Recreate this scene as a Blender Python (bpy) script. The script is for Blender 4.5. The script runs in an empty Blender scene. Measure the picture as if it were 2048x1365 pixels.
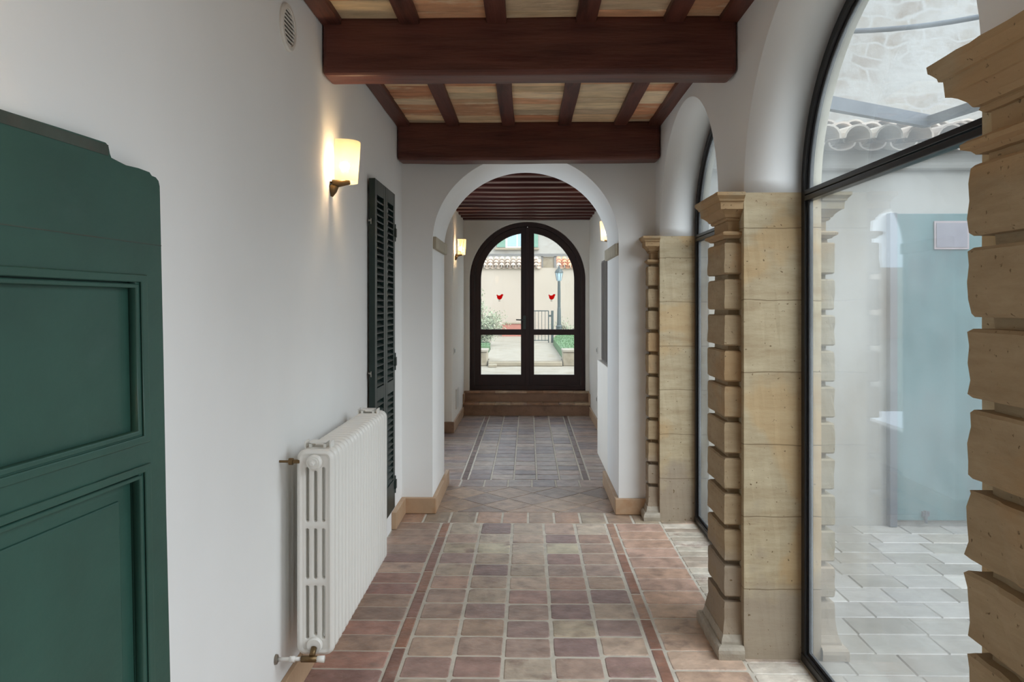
import bpy, bmesh, math, random
from mathutils import Vector, Matrix, noise
PI = math.pi
S = bpy.context.scene
COL = S.collection

# ------------------------------------------------------------------ camera, world, light
EYE = 1.62
cam_data = bpy.data.cameras.new('camera')
cam_data.sensor_width = 36; cam_data.lens = 1538.0 / 2048 * 36
cam_data.shift_y = -73.5 / 2048
cam_data.clip_start = .05; cam_data.clip_end = 200
cam = bpy.data.objects.new('camera', cam_data); COL.objects.link(cam)
cam.location = (0, 0, EYE); cam.rotation_euler = (PI / 2, 0, math.radians(1.192))
S.camera = cam

world = bpy.data.worlds.new('sky'); S.world = world; world.use_nodes = True
wn = world.node_tree; wn.nodes.clear()
wo = wn.nodes.new('ShaderNodeOutputWorld'); wb = wn.nodes.new('ShaderNodeBackground')
wb.inputs['Color'].default_value = (.76, .88, 1.0, 1); wb.inputs['Strength'].default_value = 1.9
wn.links.new(wb.outputs[0], wo.inputs[0])

def area(name, loc, rot, sx, sy, power, color=(1, 1, 1), spread=PI):
    d = bpy.data.lights.new(name, 'AREA'); d.shape = 'RECTANGLE'; d.size = sx; d.size_y = sy
    d.energy = power; d.color = color
    d.spread = spread
    o = bpy.data.objects.new(name, d); COL.objects.link(o); o.location = loc; o.rotation_euler = rot
    return o
# added area light beside the camera, stands in for an unseen window's daylight 
area('added_side_daylight', (1.15, .3, 1.35), (0, PI / 2, 0), 2.4, 1.7, 14, (.84, .93, 1.0))
# hazy sun behind thin cloud, over the far side of the courtyard
sun_d = bpy.data.lights.new('hazy_sun', 'SUN'); sun_d.energy = 3.6; sun_d.angle = math.radians(60); sun_d.color = (.92, .96, 1.0)
sun = bpy.data.objects.new('hazy_sun', sun_d); COL.objects.link(sun)
sun.rotation_euler = Vector((-.95, .80, -1.0)).to_track_quat('-Z', 'Y').to_euler()

S.view_settings.view_transform = 'Standard'; S.view_settings.look = 'None'
S.view_settings.gamma = 1; S.view_settings.use_curve_mapping = False
S.view_settings.exposure = 0.57
try:
    S.cycles.use_denoising = True; S.cycles.max_bounces = 10; S.cycles.diffuse_bounces = 8
    S.cycles.transparent_max_bounces = 16; S.cycles.sample_clamp_indirect = 6; S.cycles.caustics_reflective = False
except Exception: pass

# ------------------------------------------------------------------ materials
def lin(c):
    return tuple(((v / 255) / 12.92 if v / 255 <= .04045 else ((v / 255 + .055) / 1.055) ** 2.4) for v in c)
def mat(name, rgb, rough=.6, var=.10, scale=6, bump=.1, bscale=40, metal=0, attr=None, spec=.5, stretch=(1, 1, 1), second=None, smix=.5, detail=6, coat=0):
    """procedural surface: base colour varied by noise, optional second colour, noise bump"""
    m = bpy.data.materials.new(name); m.use_nodes = True
    nt = m.node_tree; N = nt.nodes; L = nt.links; bs = N['Principled BSDF']
    bs.inputs['Roughness'].default_value = rough; bs.inputs['Metallic'].default_value = metal
    bs.inputs['Specular IOR Level'].default_value = spec
    if coat: bs.inputs['Coat Weight'].default_value = coat; bs.inputs['Coat Roughness'].default_value = .25
    tc = N.new('ShaderNodeTexCoord'); mp = N.new('ShaderNodeMapping'); mp.inputs['Scale'].default_value = stretch
    L.new(tc.outputs['Object'], mp.inputs['Vector'])
    n1 = N.new('ShaderNodeTexNoise'); n1.inputs['Scale'].default_value = scale; n1.inputs['Detail'].default_value = detail
    L.new(mp.outputs[0], n1.inputs['Vector'])
    base = lin(rgb)
    mr = N.new('ShaderNodeMapRange'); mr.inputs['From Min'].default_value = .3; mr.inputs['From Max'].default_value = .7
    mr.inputs['To Min'].default_value = 1 - var; mr.inputs['To Max'].default_value = 1 + var
    L.new(n1.outputs['Fac'], mr.inputs['Value'])
    src = None
    if attr:
        at = N.new('ShaderNodeAttribute'); at.attribute_name = attr; src = at.outputs['Color']
    else:
        rg = N.new('ShaderNodeRGB'); rg.outputs[0].default_value = (*base, 1); src = rg.outputs[0]
    if second:
        n3 = N.new('ShaderNodeTexNoise'); n3.inputs['Scale'].default_value = scale * .55; n3.inputs['Detail'].default_value = 8
        n3.inputs['Roughness'].default_value = .65
        L.new(mp.outputs[0], n3.inputs['Vector'])
        cr = N.new('ShaderNodeMapRange'); cr.inputs['From Min'].default_value = smix; cr.inputs['From Max'].default_value = smix + .16
        L.new(n3.outputs['Fac'], cr.inputs['Value'])
        mx = N.new('ShaderNodeMix'); mx.data_type = 'RGBA'
        L.new(cr.outputs[0], mx.inputs['Factor']); L.new(src, mx.inputs['A']); mx.inputs['B'].default_value = (*lin(second), 1)
        src = mx.outputs['Result']
    vm = N.new('ShaderNodeVectorMath'); vm.operation = 'SCALE'
    L.new(src, vm.inputs[0]); L.new(mr.outputs[0], vm.inputs['Scale'])
    L.new(vm.outputs[0], bs.inputs['Base Color'])
    if bump:
        n2 = N.new('ShaderNodeTexNoise'); n2.inputs['Scale'].default_value = bscale; n2.inputs['Detail'].default_value = 5
        L.new(mp.outputs[0], n2.inputs['Vector'])
        b = N.new('ShaderNodeBump'); b.inputs['Strength'].default_value = bump; b.inputs['Distance'].default_value = .01
        L.new(n2.outputs['Fac'], b.inputs['Height']); L.new(b.outputs[0], bs.inputs['Normal'])
    return m

def stone_mat(name, rgb, dark, joints=True, pits=.35):
    m = bpy.data.materials.new(name); m.use_nodes = True
    nt = m.node_tree; N = nt.nodes; L = nt.links; bs = N['Principled BSDF']
    bs.inputs['Roughness'].default_value = .85; bs.inputs['Specular IOR Level'].default_value = .25
    tc = N.new('ShaderNodeTexCoord'); mp = N.new('ShaderNodeMapping'); mp.inputs['Scale'].default_value = (1.0, 1.0, 5)
    L.new(tc.outputs['Object'], mp.inputs['Vector'])
    n1 = N.new('ShaderNodeTexNoise'); n1.inputs['Scale'].default_value = 2.6; n1.inputs['Detail'].default_value = 12; n1.inputs['Roughness'].default_value = .72
    L.new(mp.outputs[0], n1.inputs['Vector'])
    cr = N.new('ShaderNodeValToRGB')
    cr.color_ramp.elements[0].position = .33; cr.color_ramp.elements[0].color = (*lin(dark), 1)
    cr.color_ramp.elements[1].position = .66; cr.color_ramp.elements[1].color = (*lin(rgb), 1)
    L.new(n1.outputs['Fac'], cr.inputs['Fac'])
    n7 = N.new('ShaderNodeTexNoise'); n7.inputs['Scale'].default_value = 1.7; n7.inputs['Detail'].default_value = 6; n7.inputs['Distortion'].default_value = .4
    L.new(tc.outputs['Object'], n7.inputs['Vector'])
    m7 = N.new('ShaderNodeMapRange'); m7.inputs['From Min'].default_value = .52; m7.inputs['From Max'].default_value = .57; m7.inputs['To Max'].default_value = .55
    L.new(n7.outputs['Fac'], m7.inputs['Value'])
    x7 = N.new('ShaderNodeMix'); x7.data_type = 'RGBA'; x7.inputs['B'].default_value = (*lin(tuple(v * k for v, k in zip(rgb, (.98, .88, .76)))), 1)
    L.new(m7.outputs[0], x7.inputs['Factor']); L.new(cr.outputs[0], x7.inputs['A'])
    # damp grey towards the foot: a stain of the stone itself with a ragged upper edge
    sp = N.new('ShaderNodeSeparateXYZ'); L.new(tc.outputs['Object'], sp.inputs[0])
    n4 = N.new('ShaderNodeTexNoise'); n4.inputs['Scale'].default_value = 3.5; n4.inputs['Detail'].default_value = 7
    L.new(tc.outputs['Object'], n4.inputs['Vector'])
    ad = N.new('ShaderNodeMath'); ad.operation = 'MULTIPLY_ADD'; ad.inputs[1].default_value = 1.5
    L.new(n4.outputs['Fac'], ad.inputs[0]); L.new(sp.outputs['Z'], ad.inputs[2])
    mr = N.new('ShaderNodeMapRange'); mr.inputs['From Min'].default_value = 1.0; mr.inputs['From Max'].default_value = 1.22
    mr.inputs['To Min'].default_value = .75; mr.inputs['To Max'].default_value = 0
    L.new(ad.outputs[0], mr.inputs['Value'])
    mx = N.new('ShaderNodeMix'); mx.data_type = 'RGBA'; mx.inputs['B'].default_value = (*lin((158, 144, 128)), 1)
    L.new(mr.outputs[0], mx.inputs['Factor']); L.new(x7.outputs['Result'], mx.inputs['A'])
    src = mx.outputs['Result']
    n5 = N.new('ShaderNodeTexNoise'); n5.inputs['Scale'].default_value = 62; n5.inputs['Detail'].default_value = 3
    L.new(tc.outputs['Object'], n5.inputs['Vector'])
    pm = N.new('ShaderNodeMapRange'); pm.inputs['From Min'].default_value = .67; pm.inputs['From Max'].default_value = .73
    L.new(n5.outputs['Fac'], pm.inputs['Value'])
    pit = N.new('ShaderNodeMix'); pit.data_type = 'RGBA'; pit.inputs['B'].default_value = (*lin((122, 102, 76)), 1)
    L.new(pm.outputs[0], pit.inputs['Factor']); L.new(src, pit.inputs['A']); src = pit.outputs['Result']
    hsum = N.new('ShaderNodeMath'); hsum.operation = 'SUBTRACT'
    L.new(n1.outputs['Fac'], hsum.inputs[0]); L.new(pm.outputs[0], hsum.inputs[1]); height = hsum.outputs[0]
    if joints:
        n6 = N.new('ShaderNodeTexNoise'); n6.inputs['Scale'].default_value = 5; L.new(tc.outputs['Object'], n6.inputs['Vector'])
        wob = N.new('ShaderNodeMath'); wob.operation = 'MULTIPLY_ADD'; wob.inputs[1].default_value = .025
        L.new(n6.outputs['Fac'], wob.inputs[0]); L.new(sp.outputs['Z'], wob.inputs[2])
        md = N.new('ShaderNodeMath'); md.operation = 'PINGPONG'; md.inputs[1].default_value = .165
        L.new(wob.outputs[0], md.inputs[0])
        js = N.new('ShaderNodeMapRange'); js.inputs['From Min'].default_value = .0; js.inputs['From Max'].default_value = .004
        js.inputs['To Min'].default_value = .7; js.inputs['To Max'].default_value = 0
        L.new(md.outputs[0], js.inputs['Value'])
        jm = N.new('ShaderNodeMix'); jm.data_type = 'RGBA'; jm.inputs['B'].default_value = (*lin((112, 92, 66)), 1)
        L.new(js.outputs[0], jm.inputs['Factor']); L.new(src, jm.inputs['A']); src = jm.outputs['Result']
        hj = N.new('ShaderNodeMath'); hj.operation = 'SUBTRACT'; L.new(height, hj.inputs[0]); L.new(js.outputs[0], hj.inputs[1]); height = hj.outputs[0]
    L.new(src, bs.inputs['Base Color'])
    b = N.new('ShaderNodeBump'); b.inputs['Strength'].default_value = pits; b.inputs['Distance'].default_value = .008
    L.new(height, b.inputs['Height']); L.new(b.outputs[0], bs.inputs['Normal'])
    return m

def glass_mat(name, tint=(1, 1, 1), dust=.1, dcol=(.8, .8, .78)):
    m = bpy.data.materials.new(name); m.use_nodes = True
    nt = m.node_tree; N = nt.nodes; L = nt.links; N.clear()
    out = N.new('ShaderNodeOutputMaterial'); tr = N.new('ShaderNodeBsdfTransparent'); tr.inputs['Color'].default_value = (*tint, 1)
    gl = N.new('ShaderNodeBsdfGlossy'); gl.inputs['Roughness'].default_value = .02
    lw = N.new('ShaderNodeLayerWeight'); lw.inputs['Blend'].default_value = .5
    pw = N.new('ShaderNodeMath'); pw.operation = 'POWER'; pw.inputs[1].default_value = 5; L.new(lw.outputs['Facing'], pw.inputs[0])
    fr = N.new('ShaderNodeMath'); fr.operation = 'MULTIPLY_ADD'; fr.inputs[1].default_value = .9; fr.inputs[2].default_value = .04; L.new(pw.outputs[0], fr.inputs[0])
    m1 = N.new('ShaderNodeMixShader'); L.new(fr.outputs[0], m1.inputs[0]); L.new(tr.outputs[0], m1.inputs[1]); L.new(gl.outputs[0], m1.inputs[2])
    last = m1.outputs[0]
    if dust:
        df = N.new('ShaderNodeBsdfTranslucent'); df.inputs['Color'].default_value = (*dcol, 1)
        tc = N.new('ShaderNodeTexCoord'); no = N.new('ShaderNodeTexNoise'); no.inputs['Scale'].default_value = 2.5; no.inputs['Detail'].default_value = 8
        L.new(tc.outputs['Object'], no.inputs['Vector'])
        mr = N.new('ShaderNodeMapRange'); mr.inputs['From Min'].default_value = .35; mr.inputs['From Max'].default_value = .65
        mr.inputs['To Min'].default_value = dust * .6; mr.inputs['To Max'].default_value = dust * 1.4
        L.new(no.outputs['Fac'], mr.inputs['Value'])
        m2 = N.new('ShaderNodeMixShader'); L.new(mr.outputs[0], m2.inputs[0]); L.new(last, m2.inputs[1]); L.new(df.outputs[0], m2.inputs[2])
        last = m2.outputs[0]
    L.new(last, out.inputs[0])
    return m

def emit_mat(name, col, strength):
    m = bpy.data.materials.new(name); m.use_nodes = True; N = m.node_tree.nodes; N.clear()
    o = N.new('ShaderNodeOutputMaterial'); e = N.new('ShaderNodeEmission'); e.inputs[0].default_value = (*col, 1); e.inputs[1].default_value = strength
    m.node_tree.links.new(e.outputs[0], o.inputs[0]); return m

M = {}
M['white'] = mat('white_plaster', (238, 238, 236), .82, .025, 1.5, .05, 25, spec=.25)
M['white_far'] = mat('cream_plaster', (236, 230, 220), .82, .03, 1.5, .05, 25, spec=.25)
M['ext'] = mat('exterior_beige_plaster', (170, 164, 146), .9, .08, 5, .2, 40, second=(148, 143, 128), smix=.5)
M['stone'] = stone_mat('sandstone', (196, 182, 152), (168, 148, 118))
M['foot'] = mat('grey_worn_stone_foot', (170, 160, 144), .7, .16, 9, .4, 40, second=(128, 118, 104), smix=.52)
M['impost'] = mat('grey_impost_stone', (176, 166, 146), .8, .10, 8, .3, 40)
M['stone_p'] = stone_mat('sandstone_carved', (180, 160, 130), (156, 134, 104), joints=False, pits=.5)
M['stone_out'] = stone_mat('sandstone_outdoor', (152, 144, 124), (130, 120, 98), joints=False, pits=.4)
M['beam'] = mat('dark_stained_timber', (96, 54, 44), .42, .28, 3, .25, 14, stretch=(.6, 6, 6), second=(74, 34, 27), smix=.5, spec=.45)
M['rafter'] = mat('dark_stained_rafter_timber', (96, 54, 44), .5, .28, 3, .25, 14, stretch=(6, .6, 6), second=(46, 24, 20), smix=.5, spec=.4)
M['joist'] = mat('red_brown_joist_timber', (80, 38, 30), .45, .25, 3, .2, 14, stretch=(.6, 6, 6), second=(68, 28, 23), smix=.5, spec=.45)
M['doorwood'] = mat('very_dark_door_wood', (44, 20, 15), .5, .25, 3, .1, 20, stretch=(6, 6, .6), spec=.5)
M['tile'] = mat('floor_terracotta', (150, 120, 100), .34, .26, 11, .5, 30, attr='tint', second=(148, 124, 112), smix=.53, spec=.5, detail=9)
M['tile_out'] = mat('courtyard_paving', (190, 185, 175), .45, .12, 9, .3, 24, attr='tint', second=(150, 146, 138), smix=.55)
M['ceil'] = mat('ceiling_brick', (170, 130, 95), .9, .16, 9, .4, 30, attr='tint', second=(224, 202, 168), smix=.54, stretch=(.8, 2.6, 1))
M['grout'] = mat('floor_grout', (192, 184, 170), .8, .12, 14, .3, 50)
M['lime'] = mat('lime_mortar', (170, 150, 122), .9, .12, 14, .4, 40)
M['terra'] = mat('terracotta_skirting', (182, 152, 122), .5, .10, 6, .15, 30, second=(174, 134, 98), smix=.52)
M['step'] = mat('terracotta_step', (148, 114, 90), .55, .16, 6, .2, 30, second=(124, 94, 72), smix=.5)
M['green'] = mat('green_door_paint', (42, 76, 66), .42, .12, 4, .10, 22, second=(54, 84, 76), smix=.60, spec=.5, stretch=(1, 1, 1.6))
M['green_worn'] = mat('worn_dark_green_paint', (62, 70, 62), .6, .25, 8, .2, 30, second=(70, 62, 54), smix=.5)
M['dgreen'] = mat('dark_green_shutter_paint', (24, 42, 38), .38, .12, 6, .05, 30, spec=.5)
M['iron'] = mat('black_window_steel', (30, 31, 34), .32, .08, 6, .02, 30, spec=.6, metal=.3)
M['gutter'] = mat('grey_painted_metal', (62, 68, 76), .5, .08, 6, .02, 30, metal=.2)
M['teal'] = mat('weathered_teal_paint', (58, 96, 98), .7, .2, 3, .1, 22, second=(40, 72, 78), smix=.54, stretch=(1.5, 1.5, .8))
M['radiator'] = mat('white_radiator_enamel', (230, 228, 222), .3, .015, 6, .02, 30, spec=.5)
M['plastic'] = mat('white_plastic', (222, 218, 210), .4, .01, 6, 0, 30)
M['ventdark'] = mat('vent_shadow_gap', (34, 30, 26), .8, .05, 6, 0, 30)
M['brass'] = mat('satin_bronze', (118, 96, 66), .45, .08, 8, .02, 30, metal=.8)
M['steel'] = mat('brushed_steel', (165, 162, 155), .3, .05, 8, .02, 30, metal=.9)
M['greypanel'] = mat('dark_grey_panel_paint', (98, 92, 86), .6, .06, 5, .02, 30)
M['cwall'] = mat('courtyard_white_plaster', (160, 158, 152), .9, .05, 2, .1, 20, second=(148, 146, 139), smix=.58)
M['stonewall'] = None
M['roof'] = mat('roof_tile_clay', (180, 158, 136), .85, .2, 3, .3, 30, attr='tint')
M['gwall'] = mat('garden_wall_plaster', (178, 163, 146), .9, .04, 1, .05, 20)
M['grass'] = mat('grass', (82, 112, 70), .9, .25, 30, .5, 60)
M['path'] = mat('pale_stone_path', (148, 138, 121), .8, .14, 5, .2, 30, second=(130, 116, 92), smix=.52)
M['block'] = mat('pale_stone_block', (150, 138, 116), .85, .12, 7, .3, 30, second=(118, 104, 78), smix=.55)
M['leaf'] = mat('shrub_leaf', (140, 146, 116), .6, .25, 12, 0, 30, second=(190, 160, 150), smix=.55)
M['stem'] = mat('shrub_stem', (100, 86, 66), .8, .1, 12, 0, 30)
M['lampiron'] = mat('grey_green_lamp_iron', (70, 78, 76), .5, .08, 6, 0, 30, metal=.3)
M['brick'] = mat('red_brick_planter', (168, 108, 92), .8, .12, 12, .2, 40, second=(182, 138, 120), smix=.55, stretch=(1, 1, 4))
M['red'] = mat('red_sticker_film', (200, 24, 26), .4, .02, 6, 0, 30)
nt_ = M['red'].node_tree; ts = nt_.nodes.new('ShaderNodeBsdfTranslucent'); ts.inputs[0].default_value = (*lin((236, 40, 40)), 1)
mt_ = nt_.nodes.new('ShaderNodeMixShader'); mt_.inputs[0].default_value = .75; nt_.links.new(nt_.nodes['Principled BSDF'].outputs[0], mt_.inputs[1]); nt_.links.new(ts.outputs[0], mt_.inputs[2]); nt_.links.new(mt_.outputs[0], nt_.nodes['Material Output'].inputs[0])
M['sticker_leg'] = mat('grey_sticker_film', (120, 110, 100), .5, .02, 6, 0, 30)
M['pinkplate'] = mat('faded_notice_plate', (116, 112, 122), .6, .06, 12, 0, 30)
M['pinkrim'] = mat('faded_notice_rim', (146, 132, 134), .6, .05, 12, 0, 30)
M['winglass'] = glass_mat('arcade_window_glass', (.97, .98, .98), .075, (.80, .83, .82))
M['doorglass'] = glass_mat('door_glass', (.96, .97, .97), .03)
M['paleblue'] = mat('pale_blue_pane', (150, 176, 184), .2, .05, 3, 0, 30, spec=.8)
M['lantern'] = mat('lantern_frosted_glass', (176, 196, 206), .3, .03, 6, 0, 30)
M['shut_out'] = mat('sage_shutter_paint', (112, 146, 126), .7, .06, 6, 0, 30)
M['housegrey'] = mat('grey_eaves_timber', (120, 116, 110), .7, .1, 6, .05, 30)
M['cable'] = mat('grey_blue_cable_sheath', (72, 78, 86), .6, .04, 6, 0, 30)

def stonewall_mat(name, a, b, c, sc=1.0):
    m = bpy.data.materials.new(name); m.use_nodes = True
    nt = m.node_tree; N = nt.nodes; L = nt.links; bs = N['Principled BSDF']; bs.inputs['Roughness'].default_value = .9
    tc = N.new('ShaderNodeTexCoord'); mp = N.new('ShaderNodeMapping'); mp.inputs['Rotation'].default_value = (PI / 2, 0, 0); mp.inputs['Scale'].default_value = (sc, sc, sc)
    L.new(tc.outputs['Object'], mp.inputs['Vector'])
    nz = N.new('ShaderNodeTexNoise'); nz.inputs['Scale'].default_value = 2.4; L.new(tc.outputs['Object'], nz.inputs['Vector'])
    vm = N.new('ShaderNodeVectorMath'); vm.operation = 'MULTIPLY_ADD'; vm.inputs[1].default_value = (.32, .32, .32)
    L.new(nz.outputs['Color'], vm.inputs[0]); L.new(mp.outputs[0], vm.inputs[2])
    br = N.new('ShaderNodeTexBrick'); br.inputs['Scale'].default_value = 3.2; br.inputs['Brick Width'].default_value = .9; br.inputs['Row Height'].default_value = .34
    br.inputs['Mortar Size'].default_value = .05; br.inputs['Mortar Smooth'].default_value = .8
    br.inputs['Color1'].default_value = (*lin(a), 1); br.inputs['Color2'].default_value = (*lin(b), 1); br.inputs['Mortar'].default_value = (*lin(c), 1)
    L.new(vm.outputs[0], br.inputs['Vector'])
    n2 = N.new('ShaderNodeTexNoise'); n2.inputs['Scale'].default_value = 3; n2.inputs['Detail'].default_value = 9; n2.inputs['Roughness'].default_value = .7
    L.new(tc.outputs['Object'], n2.inputs['Vector'])
    mr = N.new('ShaderNodeMapRange'); mr.inputs['From Min'].default_value = .34; mr.inputs['From Max'].default_value = .56; mr.inputs['To Max'].default_value = 1
    L.new(n2.outputs['Fac'], mr.inputs['Value'])
    mx = N.new('ShaderNodeMix'); mx.data_type = 'RGBA'; mx.inputs['B'].default_value = (*lin(c), 1)
    L.new(mr.outputs[0], mx.inputs['Factor']); L.new(br.outputs['Color'], mx.inputs['A']); L.new(mx.outputs['Result'], bs.inputs['Base Color'])
    bp = N.new('ShaderNodeBump'); bp.inputs['Strength'].default_value = .5; bp.inputs['Distance'].default_value = .02
    L.new(n2.outputs['Fac'], bp.inputs['Height']); L.new(bp.outputs[0], bs.inputs['Normal'])
    return m
M['stonewall'] = stonewall_mat('whitewashed_rubble_wall', (134, 125, 112), (116, 104, 92), (152, 150, 145))
M['stonewall2'] = stonewall_mat('pale_rubble_house_wall', (154, 148, 136), (140, 132, 120), (164, 159, 149), .8)

# ------------------------------------------------------------------ mesh helpers
def obj(name, bm, m, parent=None, smooth=False, bevel=0, seg=2):
    me = bpy.data.meshes.new(name)
    if isinstance(bm, bpy.types.Mesh): me = bm
    else: bm.to_mesh(me); bm.free()
    if m is not None: me.materials.clear(); me.materials.append(m)
    if smooth:
        for p in me.polygons: p.use_smooth = True
    o = bpy.data.objects.new(name, me); COL.objects.link(o)
    if parent: o.parent = parent
    if bevel:
        b = o.modifiers.new('edge', 'BEVEL'); b.width = bevel; b.segments = seg; b.limit_method = 'ANGLE'; b.angle_limit = math.radians(50)
    return o
def thing(name, label, cat, loc=(0, 0, 0), rotz=0, group=None):
    o = bpy.data.objects.new(name, None); COL.objects.link(o); o.location = loc; o.rotation_euler = (0, 0, rotz)
    o.empty_display_size = .1
    o['label'] = label; o['category'] = cat
    if group: o['group'] = group
    return o
def tag(o, label, cat, group=None, kind=None):
    o['label'] = label; o['category'] = cat
    if group: o['group'] = group
    if kind: o['kind'] = kind
    return o
def struct(o, label=None):
    o['kind'] = 'structure'
    if label: o['label'] = label
    return o
def box(bm, x0, x1, y0, y1, z0, z1, rot=None, piv=None):
    r = bmesh.ops.create_cube(bm, size=1)
    for v in r['verts']:
        v.co = Vector((x0 + (v.co.x + .5) * (x1 - x0), y0 + (v.co.y + .5) * (y1 - y0), z0 + (v.co.z + .5) * (z1 - z0)))
        if rot is not None: v.co = rot @ (v.co - piv) + piv
    return bm
def B(*a, **k): return box(bmesh.new(), *a, **k)
def tube(bm, pts, r, seg=10, cap=True):
    pts = [Vector(p) for p in pts]; rs = r if isinstance(r, (list, tuple)) else [r] * len(pts)
    rings = []; up = Vector((0, 0, 1))
    for i, p in enumerate(pts):
        d = (pts[min(i + 1, len(pts) - 1)] - pts[max(i - 1, 0)]).normalized()
        a = d.cross(up)
        if a.length < .05: a = d.cross(Vector((1, 0, 0)))
        a.normalize(); b = d.cross(a).normalized()
        rings.append([bm.verts.new(p + (a * math.cos(t) + b * math.sin(t)) * rs[i]) for t in (2 * PI * k / seg for k in range(seg))])
    for q, w in zip(rings, rings[1:]):
        for k in range(seg): bm.faces.new((q[k], q[(k + 1) % seg], w[(k + 1) % seg], w[k]))
    if cap: bm.faces.new(rings[0][::-1]); bm.faces.new(rings[-1])
    bmesh.ops.recalc_face_normals(bm, faces=bm.faces)
    return bm
def lathe(bm, prof, c=(0, 0, 0), seg=20, axis='z'):
    rings = []
    for r, h in prof:
        ring = []
        for k in range(seg):
            t = 2 * PI * k / seg; u, v = r * math.cos(t), r * math.sin(t)
            p = (u, v, h) if axis == 'z' else ((h, u, v) if axis == 'x' else (u, h, v))
            ring.append(bm.verts.new(Vector(p) + Vector(c)))
        rings.append(ring)
    for q, w in zip(rings, rings[1:]):
        for k in range(seg): bm.faces.new((q[k], q[(k + 1) % seg], w[(k + 1) % seg], w[k]))
    bm.faces.new(rings[0][::-1]); bm.faces.new(rings[-1])
    bmesh.ops.recalc_face_normals(bm, faces=bm.faces)
    return bm
def slab2d(name, loops, axis, w0, w1, m, parent=None, bev=0, smooth=False):
    """flat outline with holes, given thickness from w0 to w1 along an axis; loops are in (Y,Z) for axis x, (X,Z) for y, (X,Y) for z"""
    cu = bpy.data.curves.new(name, 'CURVE'); cu.dimensions = '2D'; cu.fill_mode = 'BOTH'
    cu.extrude = max(1e-5, (w1 - w0) / 2 - bev); cu.bevel_depth = bev; cu.bevel_resolution = 1; cu.offset = -bev
    for lp in loops:
        sp = cu.splines.new('POLY'); sp.points.add(len(lp) - 1)
        for p, q in zip(sp.points, lp): p.co = (q[0], q[1], 0, 1)
        sp.use_cyclic_u = True
    co = bpy.data.objects.new(name, cu)
    me = bpy.data.meshes.new_from_object(co); bpy.data.objects.remove(co); bpy.data.curves.remove(cu)
    me.name = name; mid = (w0 + w1) / 2
    for v in me.vertices:
        a, b, c = v.co
        v.co = (mid + c, a, b) if axis == 'x' else ((a, mid + c, b) if axis == 'y' else (a, b, mid + c))
    bm = bmesh.new(); bm.from_mesh(me); bpy.data.meshes.remove(me)
    bmesh.ops.remove_doubles(bm, verts=bm.verts, dist=1e-5)
    bmesh.ops.recalc_face_normals(bm, faces=bm.faces)
    return obj(name, bm, m, parent, smooth)
def arc(y0, y1, zs, b, n=40, off=0, rev=False):
    c, a = (y0 + y1) / 2, (y1 - y0) / 2
    pts = [(c - (a - off) * math.cos(PI * k / n), zs + (b - off) * math.sin(PI * k / n)) for k in range(n + 1)]
    return pts[::-1] if rev else pts
def arch_loop(y0, y1, zs, b, z0=0, off=0, n=40):
    return [(y0 + off, z0 + off)] + arc(y0, y1, zs, b, n, off) + [(y1 - off, z0 + off)]
def children(o): return [c for c in bpy.data.objects if c.parent == o]
def copy_tree(o, parent=None, loc=None, label=None):
    c = o.copy(); COL.objects.link(c)
    if parent: c.parent = parent
    if loc is not None: c.location = loc
    if label: c['label'] = label
    for ch in children(o): copy_tree(ch, c)
    return c

# ------------------------------------------------------------------ dimensions (metres)
XL, XR = -.98, .985                  # passage walls
XO = 1.335                           # outer face of the arcade wall
ZS = 2.13                            # spring line of the arcade arches
PB, PA, PC = (1.22, 1.69), (3.53, 4.0), (5.77, 5.96)     # piers
A0, A1, A2 = (-.60, 1.22), (1.69, 3.53), (4.0, 5.77)
RISE = .77
T0, T1 = 5.95, 6.78                  # cross wall with the round arch
JL, JR = -.74, .70
ZC = 2.945                           # underside of rafters
XL2, XR2, YEND = -.95, .905, 11.40   # far part of the passage

# ------------------------------------------------------------------ shell
struct(obj('wall_left', B(XL - .2, XL, -7, T0, -.1, 3.1), M['white']))
def arcade(x0, x1, m, name):
    z1 = 3.1
    p = [(-7, 0), (-7, z1), (T0 + .01, z1), (T0 + .01, ZS)] + [(A2[1], ZS)]
    p += arc(*A2, ZS, RISE, rev=True)[1:] + arc(*A1, ZS, RISE, rev=True) + arc(*A0, ZS, RISE, rev=True) + [(A0[0], 0)]
    return struct(slab2d(name, [p], 'x', x0, x1, m))
arcade(XR, 1.262, M['white'], 'wall_right')
arcade(1.262, XO, M['ext'], 'wall_right_outer')
for nm, (a, b) in (('wall_pier_near', PB), ('wall_pier_middle', PA), ('wall_pier_far', PC)):
    bm = B(XR, XO, a, b, 0, ZS)
    bmesh.ops.subdivide_edges(bm, edges=bm.edges, cuts=14, use_grid_fill=True)
    for v in bm.verts:
        n = noise.noise(v.co * 9) * .0035 + noise.noise(v.co * 30) * .0018
        if v.co.z < ZS - .01: v.co.y += n * (1 if v.co.y > (a + b) / 2 else -1)
    struct(obj(nm, bm, M['stone'], smooth=False))
tw = slab2d('wall_cross', [[(XL - .2, 0), (XL - .2, 3.1), (1.2, 3.1), (1.2, 0), (JR, 0)] + arc(JL, JR, 2.10, .68, 56, rev=True) + [(JL, 0)]], 'y', T0, T1, M['white'])
struct(tw)
bv = tw.modifiers.new('edge', 'BEVEL'); bv.width = .022; bv.segments = 4; bv.limit_method = 'ANGLE'; bv.angle_limit = math.radians(60)
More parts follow.
